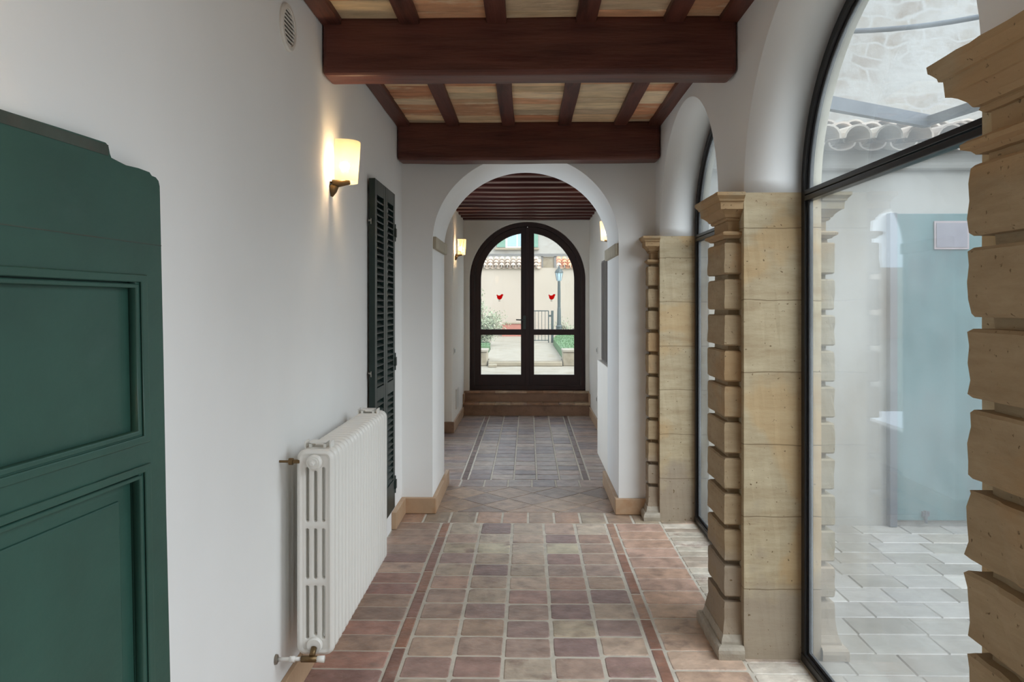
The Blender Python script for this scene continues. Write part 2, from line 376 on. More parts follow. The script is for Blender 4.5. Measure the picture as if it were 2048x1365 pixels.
# side bay; unseen opening added in its wall to let sky light in
struct(slab2d('wall_recess', [[(T1 - .02, 0), (T1 - .02, 3.1), (9.66, 3.1), (9.66, 0)], [(7.0, .35), (7.0, 2.6), (9.0, 2.6), (9.0, .35)]], 'x', -1.30, -1.09, M['white_far']))
struct(obj('wall_far_left', B(-1.30, XL2, 9.66, YEND + .4, 0, 3.1), M['white_far'], bevel=.012))
struct(obj('wall_far_right', B(XR2, 1.2, T1 - .02, YEND + .4, 0, 3.1), M['white_far']))
ZD = .337
# round-headed door opening in the end wall
DC, DR = -.0075, .862
struct(slab2d('wall_end', [[(-1.3, 0), (-1.3, 3.1), (1.2, 3.1), (1.2, 0), (DC + DR, 0)] + arc(DC - DR, DC + DR, 1.99, DR, 48, rev=True) + [(DC - DR, 0)]], 'y', YEND, YEND + .35, M['white_far']))
struct(obj('wall_back', B(XL - .2, XO, -7.1, -7, 0, 3.1), M['white']))
struct(obj('ceiling_slab', B(XL - .2, XO, -7.1, T1 + .05, 3.1, 3.3), M['lime']), 'lime mortar bed above the brick ceiling')
struct(obj('ceiling_far', B(-1.3, 1.2, T1, YEND + .4, 2.965, 3.1), M['joist']))
struct(obj('wall_upper', B(-1.3, XO, -7.1, YEND + .4, 3.3, 4.6), M['ext']))

# ------------------------------------------------------------------ laid tiles: floor, ceiling bricks, courtyard
R = random.Random(7)
def clip(poly, x0, x1, y0, y1):
    for ax, lim, sg in ((0, x0, 1), (0, x1, -1), (1, y0, 1), (1, y1, -1)):
        out = []
        for i in range(len(poly)):
            a, b = poly[i - 1], poly[i]; da, db = sg * (a[ax] - lim), sg * (b[ax] - lim)
            if da * db < 0:
                t = da / (da - db); out.append((a[0] + t * (b[0] - a[0]), a[1] + t * (b[1] - a[1])))
            if db >= 0: out.append(b)
        poly = out
        if len(poly) < 3: return []
    return poly
class Tiles:
    def __init__(s): s.bm = bmesh.new(); s.l = s.bm.loops.layers.float_color.new('tint')
    def poly(s, p, z, h, col, gap=.004, ch=.004, sgn=1, jit=.0015):
        c = Vector((sum(q[0] for q in p) / len(p), sum(q[1] for q in p) / len(p)))
        def inset(d):
            res = []
            for q in p:
                v = Vector(q) - c; n = Vector((math.copysign(1, v.x), math.copysign(1, v.y)))
                if len(p) == 4 and abs(abs(v.x) - abs(p[0][0] - c.x)) < 1e-4: res.append((q[0] - n.x * d, q[1] - n.y * d))
                else: res.append(tuple(c + v * max(.5, 1 - d / max(v.length, .01) * 1.3)))
            return res
        tilt = [R.uniform(-jit, jit) for _ in range(4)]
        lo = [s.bm.verts.new((x, y, z)) for x, y in inset(gap)]
        g2 = [(x + R.uniform(-.0012, .0012), y + R.uniform(-.0012, .0012)) for x, y in inset(gap)]
        mid = [s.bm.verts.new((x, y, z + sgn * (h - ch))) for x, y in g2]
        hi = [s.bm.verts.new((x, y, z + sgn * h + tilt[i % 4])) for i, (x, y) in enumerate(inset(gap + ch * 1.3))]
        n = len(p); fs = [s.bm.faces.new(hi)]
        for i in range(n):
            j = (i + 1) % n
            fs += [s.bm.faces.new((lo[i], lo[j], mid[j], mid[i])), s.bm.faces.new((mid[i], mid[j], hi[j], hi[i]))]
        for f in fs:
            for lp in f.loops: lp[s.l] = (*col, 1)
    def rect(s, x0, x1, y0, y1, z, h, col, gap=.004, ch=.004, sgn=1, jit=.0015, cr=0):
        if not cr or x1 - x0 < .09 or y1 - y0 < .09: return s.poly([(x0, y0), (x1, y0), (x1, y1), (x0, y1)], z, h, col, gap=gap, ch=ch, sgn=sgn, jit=jit)
        cs = [R.uniform(.4, 1.5) * cr for _ in range(4)]; wob = [R.uniform(-.0022, .0022) for _ in range(12)]
        def ring(d, zz):
            a, b, c, e = x0 + d + wob[0], x1 - d + wob[1], y0 + d + wob[2], y1 - d + wob[3]; o = []
            for (cx, cy, sx, sy, k, t0) in ((a, c, 1, 1, 0, 1), (b, c, -1, 1, 1, 0), (b, e, -1, -1, 2, 1), (a, e, 1, -1, 3, 0)):
                r = cs[k]; p1 = (cx, cy + sy * r); pm = (cx + sx * r * .3, cy + sy * r * .3); p2 = (cx + sx * r, cy)
                o += [p1, pm, p2] if t0 else [p2, pm, p1]
                n_ = {0: ((a + b) / 2, c + wob[4]), 1: (b + wob[5], (c + e) / 2), 2: ((a + b) / 2, e + wob[6]), 3: (a + wob[7], (c + e) / 2)}[k]
                o.append(n_)
            return [s.bm.verts.new((u, v, zz)) for u, v in o]
        lo, mid, hi = ring(gap, z), ring(gap, z + sgn * (h - ch)), ring(gap + ch * 1.2, z + sgn * h)
        n = len(lo); fs = [s.bm.faces.new(hi)]
        for i in range(n):
            j = (i + 1) % n
            fs += [s.bm.faces.new((lo[i], lo[j], mid[j], mid[i])), s.bm.faces.new((mid[i], mid[j], hi[j], hi[i]))]
        for f in fs:
            for lp in f.loops: lp[s.l] = (*col, 1)
    def done(s, name, m):
        bmesh.ops.recalc_face_normals(s.bm, faces=s.bm.faces)
        return obj(name, s.bm, m)
def pick(pal, v=.06):
    c = lin(R.choice(pal)); k = 1 + R.uniform(-v, v) * 2
    return tuple(min(1, q * k) for q in c)
PAL = [(174, 148, 132), (166, 142, 128), (156, 132, 124), (200, 188, 162), (182, 166, 148), (172, 152, 134), (168, 144, 126), (160, 130, 120), (178, 156, 138), (142, 118, 113), (180, 164, 142), (160, 138, 126), (172, 154, 136), (168, 138, 122), (154, 126, 118), (162, 134, 122)]
PALR = [(170, 130, 116), (160, 122, 112), (148, 116, 108), (174, 146, 128), (162, 134, 118), (154, 130, 116)]
PALD = [(150, 134, 128), (142, 128, 126), (158, 144, 136), (134, 120, 118), (164, 142, 130), (168, 152, 140)]
PALP = [(196, 166, 144), (190, 156, 136), (188, 162, 142), (198, 174, 154), (184, 152, 136)]
T = Tiles()
G = .007
def lane(x0, x1, y0, y1, step, pal, first=None, gap=G):
    y = y1; k = 0
    while y > y0:
        st = (first if (first and k == 0) else step) + (R.uniform(-.003, .003))
        T.rect(x0, x1, max(y - st, y0), y, -.014, .015, pick(pal), gap=gap, ch=.0045, cr=.012); y -= st; k += 1
YB = 5.69
cw = 1.134 / 5
for i in range(5): lane(-.567 + cw * i, -.567 + cw * (i + 1), -2.9, YB, .2095, PAL, .27, gap=.0075)
lane(-.637, -.569, -2.9, YB, .345, [(150, 108, 88), (142, 104, 90), (134, 98, 86)], gap=.005)
lane(.569, .637, -2.9, YB, .345, [(158, 118, 98), (146, 106, 90), (160, 126, 106)], gap=.005)
lane(-.98, -.639, -2.9, YB, .176, PALR, gap=.005)
lane(.639, .978, -2.9, YB, .19, PALP, gap=.004)
lane(.98, 1.24, -2.9, YB, .105, [(200, 190, 174), (188, 176, 160), (208, 198, 184), (182, 166, 150)], gap=.003)
x = -.98
while x < 1.0:                                   # row in front of the cross wall
    T.rect(x, min(x + .196, 1.24), YB, 5.99, -.014, .015, pick([(164, 132, 112), (158, 140, 122), (150, 128, 110), (166, 150, 130)]), gap=G); x += .196
T.rect(1.0, 1.24, YB, 5.84, -.014, .015, pick(PALP))
d = .40                                          # diagonal tiles under the arch
for i in range(-8, 9):
    for j in range(-8, 9):
        cx, cy = (i + j) * d / 2 + .04, 6.4 + (i - j) * d / 2
        if abs(cx) > 1.2 or not 5.6 < cy < 7.2: continue
        p = clip([(cx - d / 2, cy), (cx, cy - d / 2), (cx + d / 2, cy), (cx, cy + d / 2)], JL, JR, 5.99, 6.82)
        if len(p) >= 3: T.poly(p, -.014, .015, pick([(160, 136, 118), (166, 142, 122), (150, 130, 116), (140, 122, 112)]), gap=.004, ch=.002, jit=.0005)
x = JL - .3
while x < XR2:
    T.rect(x, min(x + .215, XR2), 6.82, 7.1, -.014, .015, pick(PALD), gap=.006); x += .215
for i in range(5): 
    T_c = 1.06 / 5
    x0 = -.555 + T_c * i; y = 7.1
    while y < 11.1:
        T.rect(x0, x0 + T_c, y, min(y + .205, 11.17), -.014, .015, pick(PALD), gap=.006); y += .205
for x0, x1, st in ((-.62, -.557, .34), (.507, .57, .34), (-1.09, -.622, .15), (.572, XR2, .15)):
    y = 7.1
    while y < 11.1:
        T.rect(x0, x1, y, min(y + st, 11.17), -.014, .015, pick(PALD if st < .3 else [(110, 92, 88), (120, 100, 94)]), gap=.005); y += st
fl = T.done('floor', M['tile']); struct(fl)
struct(obj('floor_bed', B(-1.25, 1.30, -7, 11.6, -.12, -.0022), M['grout']), 'pale grout bed between the floor tiles')

# ceiling bricks between rafters
RX = [-.932, -.56, -.146, .272, .684, .945]; RW = .095
T = Tiles()
CP = [(218, 176, 138), (226, 194, 154), (212, 160, 122), (216, 188, 150), (234, 208, 172), (208, 148, 110), (222, 198, 160), (196, 172, 142)]
xs = [XL] + [v for v in RX] + [XR]
for a, b in zip(RX, RX[1:]):
    y = T0
    while y > -2.9:
        st = R.choice((.14, .15, .16, .30)) if R.random() < .25 else .15
        T.rect(a, b, max(y - st, -2.9), y, 2.992, .018, pick(CP, .08), gap=.002, ch=.003, sgn=-1, jit=.004); y -= st
struct(T.done('ceiling', M['ceil']), 'brick ceiling laid between the dark rafters')
struct(obj('ceiling_bed', B(XL, XR, -7, T0, 2.99, 3.1), M['lime']), 'lime mortar above ceiling bricks')

# ------------------------------------------------------------------ ceiling timbers
def rough_box(x0, x1, y0, y1, z0, z1, cuts, amp, ax):
    bm = B(x0, x1, y0, y1, z0, z1)
    es = [e for e in bm.edges if abs((e.verts[0].co - e.verts[1].co)[ax]) > .5 * (x1 - x0 if ax == 0 else y1 - y0)]
    bmesh.ops.subdivide_edges(bm, edges=es, cuts=cuts)
    for v in bm.verts:
        t = v.co[ax] * 2.1
        sz = 1 if v.co.z > (z0 + z1) / 2 else -1
        if sz < 0: v.co.z += noise.noise(Vector((t, 3.1, y0))) * amp
        if ax == 0 : v.co.y += noise.noise(Vector((t, 9.1, v.co.z * 2))) * amp
        else: v.co.x += noise.noise(Vector((t, 5.1, x0 * 7))) * amp
    return bm
for (ya, yb, z0, lab) in ((3.625, 3.80, 2.705, 'nearer dark brown ceiling beam with a lamp-lit lower left edge'),
                          (5.713, 5.90, 2.695, 'farther dark brown ceiling beam just above the white cross arch')):
    b = obj('ceiling_beam', rough_box(XL + .004, XR - .004, ya, yb, z0, 2.985, 24, .007, 0), M['beam'], bevel=.022, seg=3)
    tag(b, lab, 'beam', 'ceiling beams')
ords = ['first', 'second', 'third', 'fourth', 'fifth', 'last']
for (ya, yb, lab) in ((-2.9, 3.72, 'dark ceiling rafter on the camera side of the nearer beam, {} from the left wall'),
                      (3.72, 5.80, 'dark ceiling rafter between the two big beams, {} from the left wall')):
    for i, cx in enumerate(RX):
        r = obj('ceiling_rafter', rough_box(cx - RW / 2, cx + RW / 2, ya, yb, ZC, 2.995, 16, .005, 1), M['rafter'], bevel=.006)
        tag(r, lab.format(ords[i]), 'rafter', 'rafters under the brick ceiling')
words = 'first second third fourth fifth sixth seventh eighth ninth tenth eleventh twelfth thirteenth'.split()
k = 0; y = 11.22
while y > 7.2:
    j = obj('ceiling_joist', rough_box(XL2 + .003 if y > 9.7 else -1.085, XR2 - .003, y - .07, y + .05, 2.85, 2.963, 12, .004, 0), M['joist'], bevel=.008)
    tag(j, f'red-brown crossways ceiling joist beyond the arch, {words[k]} from the arched door', 'joist', 'joists of the far ceiling')
    y -= .345; k += 1

# ------------------------------------------------------------------ stone pilasters
def u_ring(p, z, s, amp):
    """cross-section ring of a pilaster standing out p from the wall face (local x=0, towards -x)"""
    h = .1625 + (p - .075) * 1.45
    pts = []
    def seg(a, b, n):
        for k in range(n): pts.append((a[0] + (b[0] - a[0]) * k / n, a[1] + (b[1] - a[1]) * k / n))
    seg((0, -h), (-p, -h), 5); seg((-p, -h), (-p, h), 12); seg((-p, h), (0, h), 5); pts.append((0, h))
    out = []
    for (x, y) in pts:
        f = noise.noise(Vector((x * 22 + s, y * 22, z * 22))) * amp + noise.noise(Vector((x * 60 + s, y * 60, z * 55))) * amp * .5
        ed = min(1, -x / max(p, 1e-3)) if x > -p + 1e-4 else 1
        nx = -f if x <= -p + 1e-4 else 0
        ny = (f if y > 0 else -f) if abs(abs(y) - h) < 1e-4 else 0
        if x > -1e-4: nx = ny = 0
        out.append((x + nx, y + ny * ed, z))
    return out
def loft(levels, s, amp, a_fn=None):
    bm = bmesh.new(); prev = None; first = None
    for (z, p) in levels:
        am = amp * (a_fn(z) if a_fn else 1)
        ring = [bm.verts.new(q) for q in u_ring(p, z, s, am)]
        if prev:
            for i in range(len(ring) - 1): bm.faces.new((prev[i], prev[i + 1], ring[i + 1], ring[i]))
        else: first = ring
        prev = ring
    bm.faces.new(prev); bm.faces.new(first[::-1])
    bmesh.ops.recalc_face_normals(bm, faces=bm.faces)
    return bm
def blocks():
    P, Q = .077, .050
    edges = [1.905] + [1.748 - .1660 * k for k in range(10)]
    lv = []
    top = edges[-1]
    L_ = [(.10, P + .009), (.13, P + .004), (.17, P)]
    lv += L_ + [(.215, P), (top - .012, P - .002), (top - .0115, Q)]
    for k in range(len(edges) - 1, 0, -1):
        zb, zt = edges[k] + .012, (edges[k - 1] - .012 if k > 1 else edges[0])
        lv += [(zb - .0005, Q), (zb, P - .006), (zb + .007, P)]
        for q in (.25, .5, .75): lv.append((zb + (zt - zb) * q, P))
        if k > 1: lv += [(zt - .007, P), (zt, P - .006), (zt + .0005, Q)]
        else: lv += [(zt - .006, P), (zt, P - .005), (zt + .001, .055)]
    return lv
def pilaster(loc, label, s, mirror=False, amp=.004, group='stone pilasters against the arcade piers', m=None, a_fn=None, cut=None):
    t = thing('stone_pilaster', label, 'pilaster', loc, PI if mirror else 0, group)
    def obj(nm, bm, m_, par):
        if cut is not None:
            r = bmesh.ops.bisect_plane(bm, geom=bm.verts[:] + bm.edges[:] + bm.faces[:], plane_co=(0, cut, 0), plane_no=(0, 1, 0), clear_outer=True)
            es = [e for e in bm.edges if e.is_boundary]
            if es: bmesh.ops.holes_fill(bm, edges=es)
        return globals()['obj'](nm, bm, m_, par)
    m = m or M['stone_p']
    base = [(0, .118), (.030, .121), (.045, .119), (.055, .113), (.060, .103), (.0605, .097), (.072, .096), (.085, .092), (.10, .088)]
    obj('base', loft(base, s, amp), M['foot'] if m is M['stone_p'] else m, t)
    obj('shaft', loft(blocks(), s + 3, amp, a_fn), m, t)
    cap = [(1.906, .055), (1.925, .054), (1.926, .068), (1.934, .075), (1.940, .086), (1.950, .088), (1.957, .080), (1.958, .056), (1.963, .052),
           (2.008, .052), (2.009, .060), (2.016, .066), (2.022, .064), (2.024, .072), (2.036, .078), (2.048, .090), (2.055, .099), (2.056, .104),
           (2.090, .106), (2.092, .112), (2.100, .114), (2.110, .122), (2.115, .126), (ZS, .127)]
    obj('capital', loft(cap, s + 5, amp * .6), m, t)
    return t
PCY = 3.7375
XP = XR - .0005
pilaster((XP, 1.4375, 0), 'large shaded block-banded stone pilaster filling the near right edge', 1.3, amp=.0055, a_fn=lambda z: 1.9 if .95 < z < 1.25 or z < .75 else .9)
pilaster((XP, PCY, 0), 'block-banded stone pilaster with moulded capital between the two arched windows', 7.7)
pilaster((XP, 5.9775, 0), 'narrow-looking far stone pilaster in the corner beside the cross arch', 12.1, cut=T0 - .001 - 5.9775)
pilaster((XO + .0005, PCY, 0), 'pale stone pilaster outside the glass, back to back with the middle one', 21, True, m=M['stone_out'], group='outdoor stone pilasters')

# impost stones of the cross arch
for s_, x0, x1, lab in ((-1, JL - .02, JL + .028, 'grey stone impost block on the left jamb of the cross arch'), (1, JR - .028, JR + .02, 'grey stone impost block on the right jamb of the cross arch')):
    zz = 2.055 if s_ < 0 else 2.00
    bm = B(x0, x1, T0 + .012, T1 - .012, zz, zz + .092); 
    tag(obj('impost_block', bm, M['impost'], bevel=.006), lab, 'impost stone', 'impost stones')

# ------------------------------------------------------------------ skirting
BH = .125
struct(obj('baseboard_left', B(XL, XL + .022, -7, 4.58, .002, BH), M['terra'], bevel=.004))
struct(obj('baseboard_left_corner', B(XL, XL + .036, 5.50, T0 - .03, .002, BH), M['terra'], bevel=.004))
struct(obj('baseboard_cross_left', B(XL, JL + .03, T0 - .033, T0 + .0, .002, BH), M['terra'], bevel=.006))
struct(obj('baseboard_cross_right', B(JR - .03, XR - .0, T0 - .033, T0, .002, BH), M['terra'], bevel=.006))
struct(obj('baseboard_jamb_left', B(JL - .0, JL + .03, T0, T1 + .15, .002, BH), M['terra'], bevel=.004))
struct(obj('baseboard_jamb_right', B(JR - .03, JR, T0, T1 + .15, .002, BH), M['terra'], bevel=.004))
struct(obj('baseboard_recess', B(-1.09, XL2 + .02, 9.635, 9.66, .002, .14), M['step'], bevel=.004))
struct(obj('baseboard_far_left', B(XL2, XL2 + .02, 9.66, 11.17, .002, .13), M['terra'], bevel=.004))
struct(obj('baseboard_far_right', B(XR2 - .02, XR2, T1, 11.17, .002, .13), M['terra'], bevel=.004))

# ------------------------------------------------------------------ steps up to the door
def step(y0, y1, z0, z1, label):
    t = thing('entrance_step', label, 'step', (0, 0, 0), 0, 'steps up to the arched door')
    obj('riser', B(XL2 + .004, XR2 - .004, y0 + .012, y1, z0, z1 - .028), M['step'], t)
    T_ = Tiles(); x = XL2 + .004
    global T
    while x < XR2 - .01:
        x2 = min(x + .232, XR2 - .004); T_.rect(x, x2, y0 - .012, y1, z1 - .028, .028, pick([(176, 146, 116), (160, 122, 92), (186, 160, 130)]), gap=.0015, ch=.004); x = x2
    bm = T_.bm; bmesh.ops.recalc_face_normals(bm, faces=bm.faces)
    obj('tread', bm, M['tile'], t)
step(11.17, 11.36, .0, .182, 'lower terracotta step below the arched door')
step(11.34, YEND, .182, ZD, 'upper terracotta step forming the sill of the arched door')
struct(obj('door_sill', B(DC - DR, DC + DR, YEND, YEND + .35, 0, ZD), M['step']))
for x in (XL2, XR2 - .02):
    struct(obj('trim_1', B(x, x + .02, 11.17, 11.35, .18, .31), M['terra'], bevel=.004))

# ------------------------------------------------------------------ arched glazed door at the end
YD = 11.50
door = bpy.data.objects.new('door_1', None); COL.objects.link(door); struct(door, 'dark wooden round-headed double glazed door at the end of the passage')
ZA = 1.99
slab2d('door_frame', [arch_loop(DC - DR + .004, DC + DR - .004, ZA, DR - .004, ZD + .002), arch_loop(DC - DR, DC + DR, ZA, DR, ZD, .068)], 'y', YD - .02, YD + .08, M['doorwood'], door, bev=.006)
IR = .697                     # glass radius
def leaf(sg):
    e = 0.012 * sg
    xc = DC
    outer_r = DR - .071
    # outline of the leaf: from the meeting stile round the arch
    def half(r, z0, xin):
        pts = [(xc + sg * xin, z0), (xc + sg * r, z0)]
        a0 = 0; a1 = math.acos(xin / r)
        pts += [(xc + sg * r * math.cos(a1 * k / 24), ZA + r * math.sin(a1 * k / 24)) for k in range(25)]
        return pts
    o = half(outer_r, ZD + .07, .002)
    upper = [(xc + sg * .098, 1.245), (xc + sg * IR, 1.245)] + [(xc + sg * IR * math.cos(math.acos(.098 / IR) * k / 24), ZA + IR * math.sin(math.acos(.098 / IR) * k / 24)) for k in range(25)]
    lower = [(xc + sg * .098, .566), (xc + sg * IR, .566), (xc + sg * IR, 1.162), (xc + sg * .098, 1.162)]
    lf = slab2d('door_leaf', [o, upper, lower], 'y', YD + .0, YD + .055, M['doorwood'], door, bev=.005)
    slab2d('pane', [upper], 'y', YD + .026, YD + .032, M['doorglass'], lf)
    slab2d('pane', [lower], 'y', YD + .026, YD + .032, M['doorglass'], lf)
    return lf
lfL = leaf(-1); lfR = leaf(1)
obj('door_threshold', B(DC - DR + .07, DC + DR - .07, YD - .015, YD + .06, ZD + .004, ZD + .075), M['doorwood'], door, bevel=.006)
obj('cover_strip', B(DC - .028, DC + .028, YD - .012, YD + .0, ZD + .08, ZA + .78), M['doorwood'], lfL, bevel=.004)
hb = bmesh.new(); box(hb, DC - .065, DC - .025, YD - .02, YD - .0, 1.25, 1.45); tube(hb, [(DC - .045, YD - .01, 1.385), (DC - .045, YD - .06, 1.385), (DC - .17, YD - .062, 1.39)], .009)
obj('handle', hb, M['lampiron'], lfL)

ROO = [(-.46, .24), (-.39, .27), (-.38, .35), (-.33, .31), (-.28, .35), (-.25, .28), (-.20, .22), (-.08, .20), (.06, .20), (.16, .24), (.26, .34), (.40, .42), (.56, .38), (.64, .26), (.52, .24), (.60, .12),
       (.48, .10), (.46, -.04), (.40, -.20), (.26, -.36), (.08, -.44), (-.10, -.42), (-.24, -.32), (-.33, -.16), (-.35, .0), (-.36, .12), (-.41, .17)]
for cx, lab in ((-.430, 'red rooster sticker on the left upper door pane'), (.350, 'red rooster sticker on the right upper door pane')):
    s_ = .10; cz = EYE + 15 * YD / 1538 + .0
    t = thing('rooster_sticker', lab, 'sticker', (cx, YD + .0245, cz), 0, 'rooster stickers on the door glass')
    slab2d('body', [[(px * s_, pz * s_) for px, pz in ROO]], 'y', -.001, .0006, M['red'], t)
    bm = bmesh.new()
    for q in (-.06, .08): box(bm, q * s_ - .002, q * s_ + .002, -.001, .0006, -.062, -.034)
    box(bm, -.014, .014, -.001, .0006, -.066, -.061)
    obj('feet', bm, M['sticker_leg'], t)

# ------------------------------------------------------------------ arcade windows
def window(n, y0, y1, label):
    w = bpy.data.objects.new(f'window_{n}', None); COL.objects.link(w); struct(w, label)
    x0, x1 = 1.243, 1.283
    fr = slab2d('window_frame', [arch_loop(y0 + .002, y1 - .002, ZS, RISE - .002, .004), arch_loop(y0, y1, ZS, RISE, .0, .045)], 'x', x0, x1, M['iron'], w, bev=.003)
    slab2d('glazing_bead', [arch_loop(y0, y1, ZS, RISE, .0, .043), arch_loop(y0, y1, ZS, RISE, .0, .056)], 'x', x0 + .012, x1 - .012, M['iron'], fr)
    obj('transom', B(x0, x1, y0 + .03, y1 - .03, 2.112, 2.134), M['iron'], w, bevel=.003)
    obj('transom', B(x0, x1, y0 + .03, y1 - .03, 2.084, 2.108), M['iron'], w, bevel=.003)
    obj('sill_rail', B(x0 - .004, x1 + .004, y0 + .01, y1 - .01, .002, .04), M['iron'], w, bevel=.003)
    up = arc(y0, y1, ZS, RISE, 40, .05)
    slab2d('pane', [[(y0 + .05, 2.125)] + up + [(y1 - .05, 2.125)]], 'x', 1.262, 1.268, M['winglass'], w)
    slab2d('pane', [[(y0 + .05, .03), (y0 + .05, 2.095), (y1 - .05, 2.095), (y1 - .05, .03)]], 'x', 1.262, 1.268, M['winglass'], w)
window(1, *A1, 'large black-framed arched window on the near right')
window(2, *A2, 'farther black-framed arched window between two pilasters')

# ------------------------------------------------------------------ radiator
RY0, RN, RP, RZ0, RH = 3.0, 20, .0588, .235, .812
rad = thing('radiator', 'white cast-iron column radiator low on the left wall', 'radiator', (-.838, RY0, RZ0))
def rrect(x0, x1, z0, z1, r, n=6):
    pts = []
    for cx, cz, a in ((x1 - r, z0 + r, -PI / 2), (x1 - r, z1 - r, 0), (x0 + r, z1 - r, PI / 2), (x0 + r, z0 + r, PI)):
        pts += [(cx + r * math.cos(a + PI / 2 * k / n), cz + r * math.sin(a + PI / 2 * k / n)) for k in range(n + 1)]
    return pts
holes = []
for i, cx in enumerate((-.032, 0, .032)):
    mid = i == 1
    for a, b in ((.065 if not mid else .078, .275), (.302, .500), (.527, .742 if not mid else .728)):
        holes.append(rrect(cx - .0065, cx + .0065, a, b, .0063, 5))
sec = slab2d('section', [rrect(-.066, .066, .009, RH - .009, .018)] + holes, 'y', .012, .044, M['radiator'], rad, bev=.005, smooth=True)
sb_ = bmesh.new(); sb_.from_mesh(sec.data)
rim_c = rrect(-.060, .060, .015, RH - .015, .022, 6); nn = len(rim_c); rgs = []
for i, (u, w_) in enumerate(rim_c):
    pa, pc = rim_c[i - 1], rim_c[(i + 1) % nn]; tdir = Vector((pc[0] - pa[0], 0, pc[1] - pa[1])).normalized(); nrm = Vector((tdir.z, 0, -tdir.x))
    rgs.append([sb_.verts.new(Vector((u, .028, w_)) + nrm * (.015 * math.cos(a)) + Vector((0, .0215 * math.sin(a), 0))) for a in (2 * PI * k / 12 for k in range(12))])
for i in range(nn):
    q, w_ = rgs[i], rgs[(i + 1) % nn]
    for k in range(12): sb_.faces.new((q[k], q[(k + 1) % 12], w_[(k + 1) % 12], w_[k]))
bmesh.ops.recalc_face_normals(sb_, faces=sb_.faces); sb_.to_mesh(sec.data); sb_.free()
for p in sec.data.polygons: p.use_smooth = True
am = sec.modifiers.new('edge', 'EDGE_SPLIT'); am.split_angle = math.radians(40)
for k in range(1, RN):
    c = sec.copy(); COL.objects.link(c); c.parent = rad; c.location = (0, k * RP, 0)
LEN = RN * RP
bm = bmesh.new()
for z in (.047, .765): obj('header_tube', tube(bmesh.new(), [(0, .01, z), (0, LEN - .01, z)], .024, 14), M['radiator'], rad, smooth=True)
for z, nm in ((.765, 'end_plug'),):
    obj(nm, lathe(bmesh.new(), [(.030, .0), (.030, -.012), (.024, -.018), (.018, -.018), (.018, -.024), (.009, -.024), (.009, -.045), (.006, -.048)], (0, .004, z), 24, 'y'), M['radiator'], rad)
obj('end_plug', lathe(bmesh.new(), [(.030, .0), (.030, -.012), (.026, -.016), (.020, -.016)], (.002, .004, .047), 24, 'y'), M['radiator'], rad)
v = bmesh.new(); tube(v, [(.002, -.012, .042), (.002, -.04, .022)], .012); tube(v, [(-.04, -.038, .010), (.022, -.038, .010)], .0125)
obj('valve', v, M['brass'], rad, smooth=True)
v = bmesh.new(); tube(v, [(.018, -.038, .010), (.050, -.038, .010)], [.012, .0135], 14); obj('valve_cap', v, M['radiator'], rad, smooth=True)
v = bmesh.new(); tube(v, [(-.138, -.036, .006), (-.075, -.037, .008), (-.038, -.038, .010)], .008); tube(v, [(-.085, -.037, .008), (-.065, -.037, .008)], .012); obj('supply_pipe', v, M['radiator'], rad, smooth=True)
obj('wall_rosette', lathe(bmesh.new(), [(.020, -.142), (.018, -.134), (.009, -.130)], (0, -.036, .006), 18, 'x'), M['steel'], rad)
v = bmesh.new(); tube(v, [(-.142, .012, .765), (-.104, .012, .765), (-.103, .012, .765), (-.088, .012, .765), (-.087, .012, .765), (-.06, .012, .765)], [.005, .005, .014, .014, .008, .008], 12); obj('wall_bracket', v, M['brass'], rad)
for yy in (.095, LEN - .12):
    v = bmesh.new()
    for xx in (-.058, .042): box(v, xx, xx + .005, yy - .03, yy + .03, RH - .004, RH + .022)
    box(v, -.040, .028, yy - .03, yy + .03, RH + .014, RH + .020); box(v, -.040, -.030, yy - .03, yy + .03, RH - .002, RH + .016); box(v, .018, .028, yy - .03, yy + .03, RH - .002, RH + .016)
    obj('top_hanger', v, M['radiator'], rad)

# ------------------------------------------------------------------ louvred shutter
sh = thing('louvred_shutter', 'tall dark green louvred shutter hung on the left wall behind the radiator', 'shutter', (XL + .012, 4.66, .2))
SW, SHH = .70, 2.19
def leafs(y0):
    w = SW / 2 - .003
    lf_ = obj('leaf_frame', (lambda b: (box(b, 0, .038, y0, y0 + .062, 0, SHH), box(b, 0, .038, y0 + w - .062, y0 + w, 0, SHH), box(b, 0, .038, y0 + .06, y0 + w - .06, 0, .20),
              box(b, 0, .038, y0 + .06, y0 + w - .06, .82, .90), box(b, 0, .038, y0 + .06, y0 + w - .06, SHH - .09, SHH), b)[-1])(bmesh.new()), M['dgreen'], sh, bevel=.003)
    for a, b_ in ((.205, .815), (.905, SHH - .095)):
        bm = bmesh.new(); z = a + .02
        while z < b_ - .012:
            c = Vector((.019, y0 + w / 2, z)); box(bm, -.002, .042, y0 + .058, y0 + w - .058, z - .004, z + .004, Matrix.Rotation(math.radians(42), 3, 'Y'), c); z += .041
        obj('louvres', bm, M['dgreen'], lf_)
leafs(0); leafs(SW / 2 + .003)
for z in (1.92, 1.02, .16):
    v = bmesh.new(); box(v, .030, .046, SW - .012, SW + .035, z - .03, z + .03); tube(v, [(.036, SW + .004, z - .06), (.036, SW + .004, z + .06)], .008); obj('hinge', v, M['dgreen'], sh)
for z in (1.93, 1.0):
    v = bmesh.new(); tube(v, [(.0, -.012, z), (.02, -.012, z)], .006); box(v, .014, .020, -.02, .006, z - .022, z + .012); obj('catch', v, M['steel'], sh)

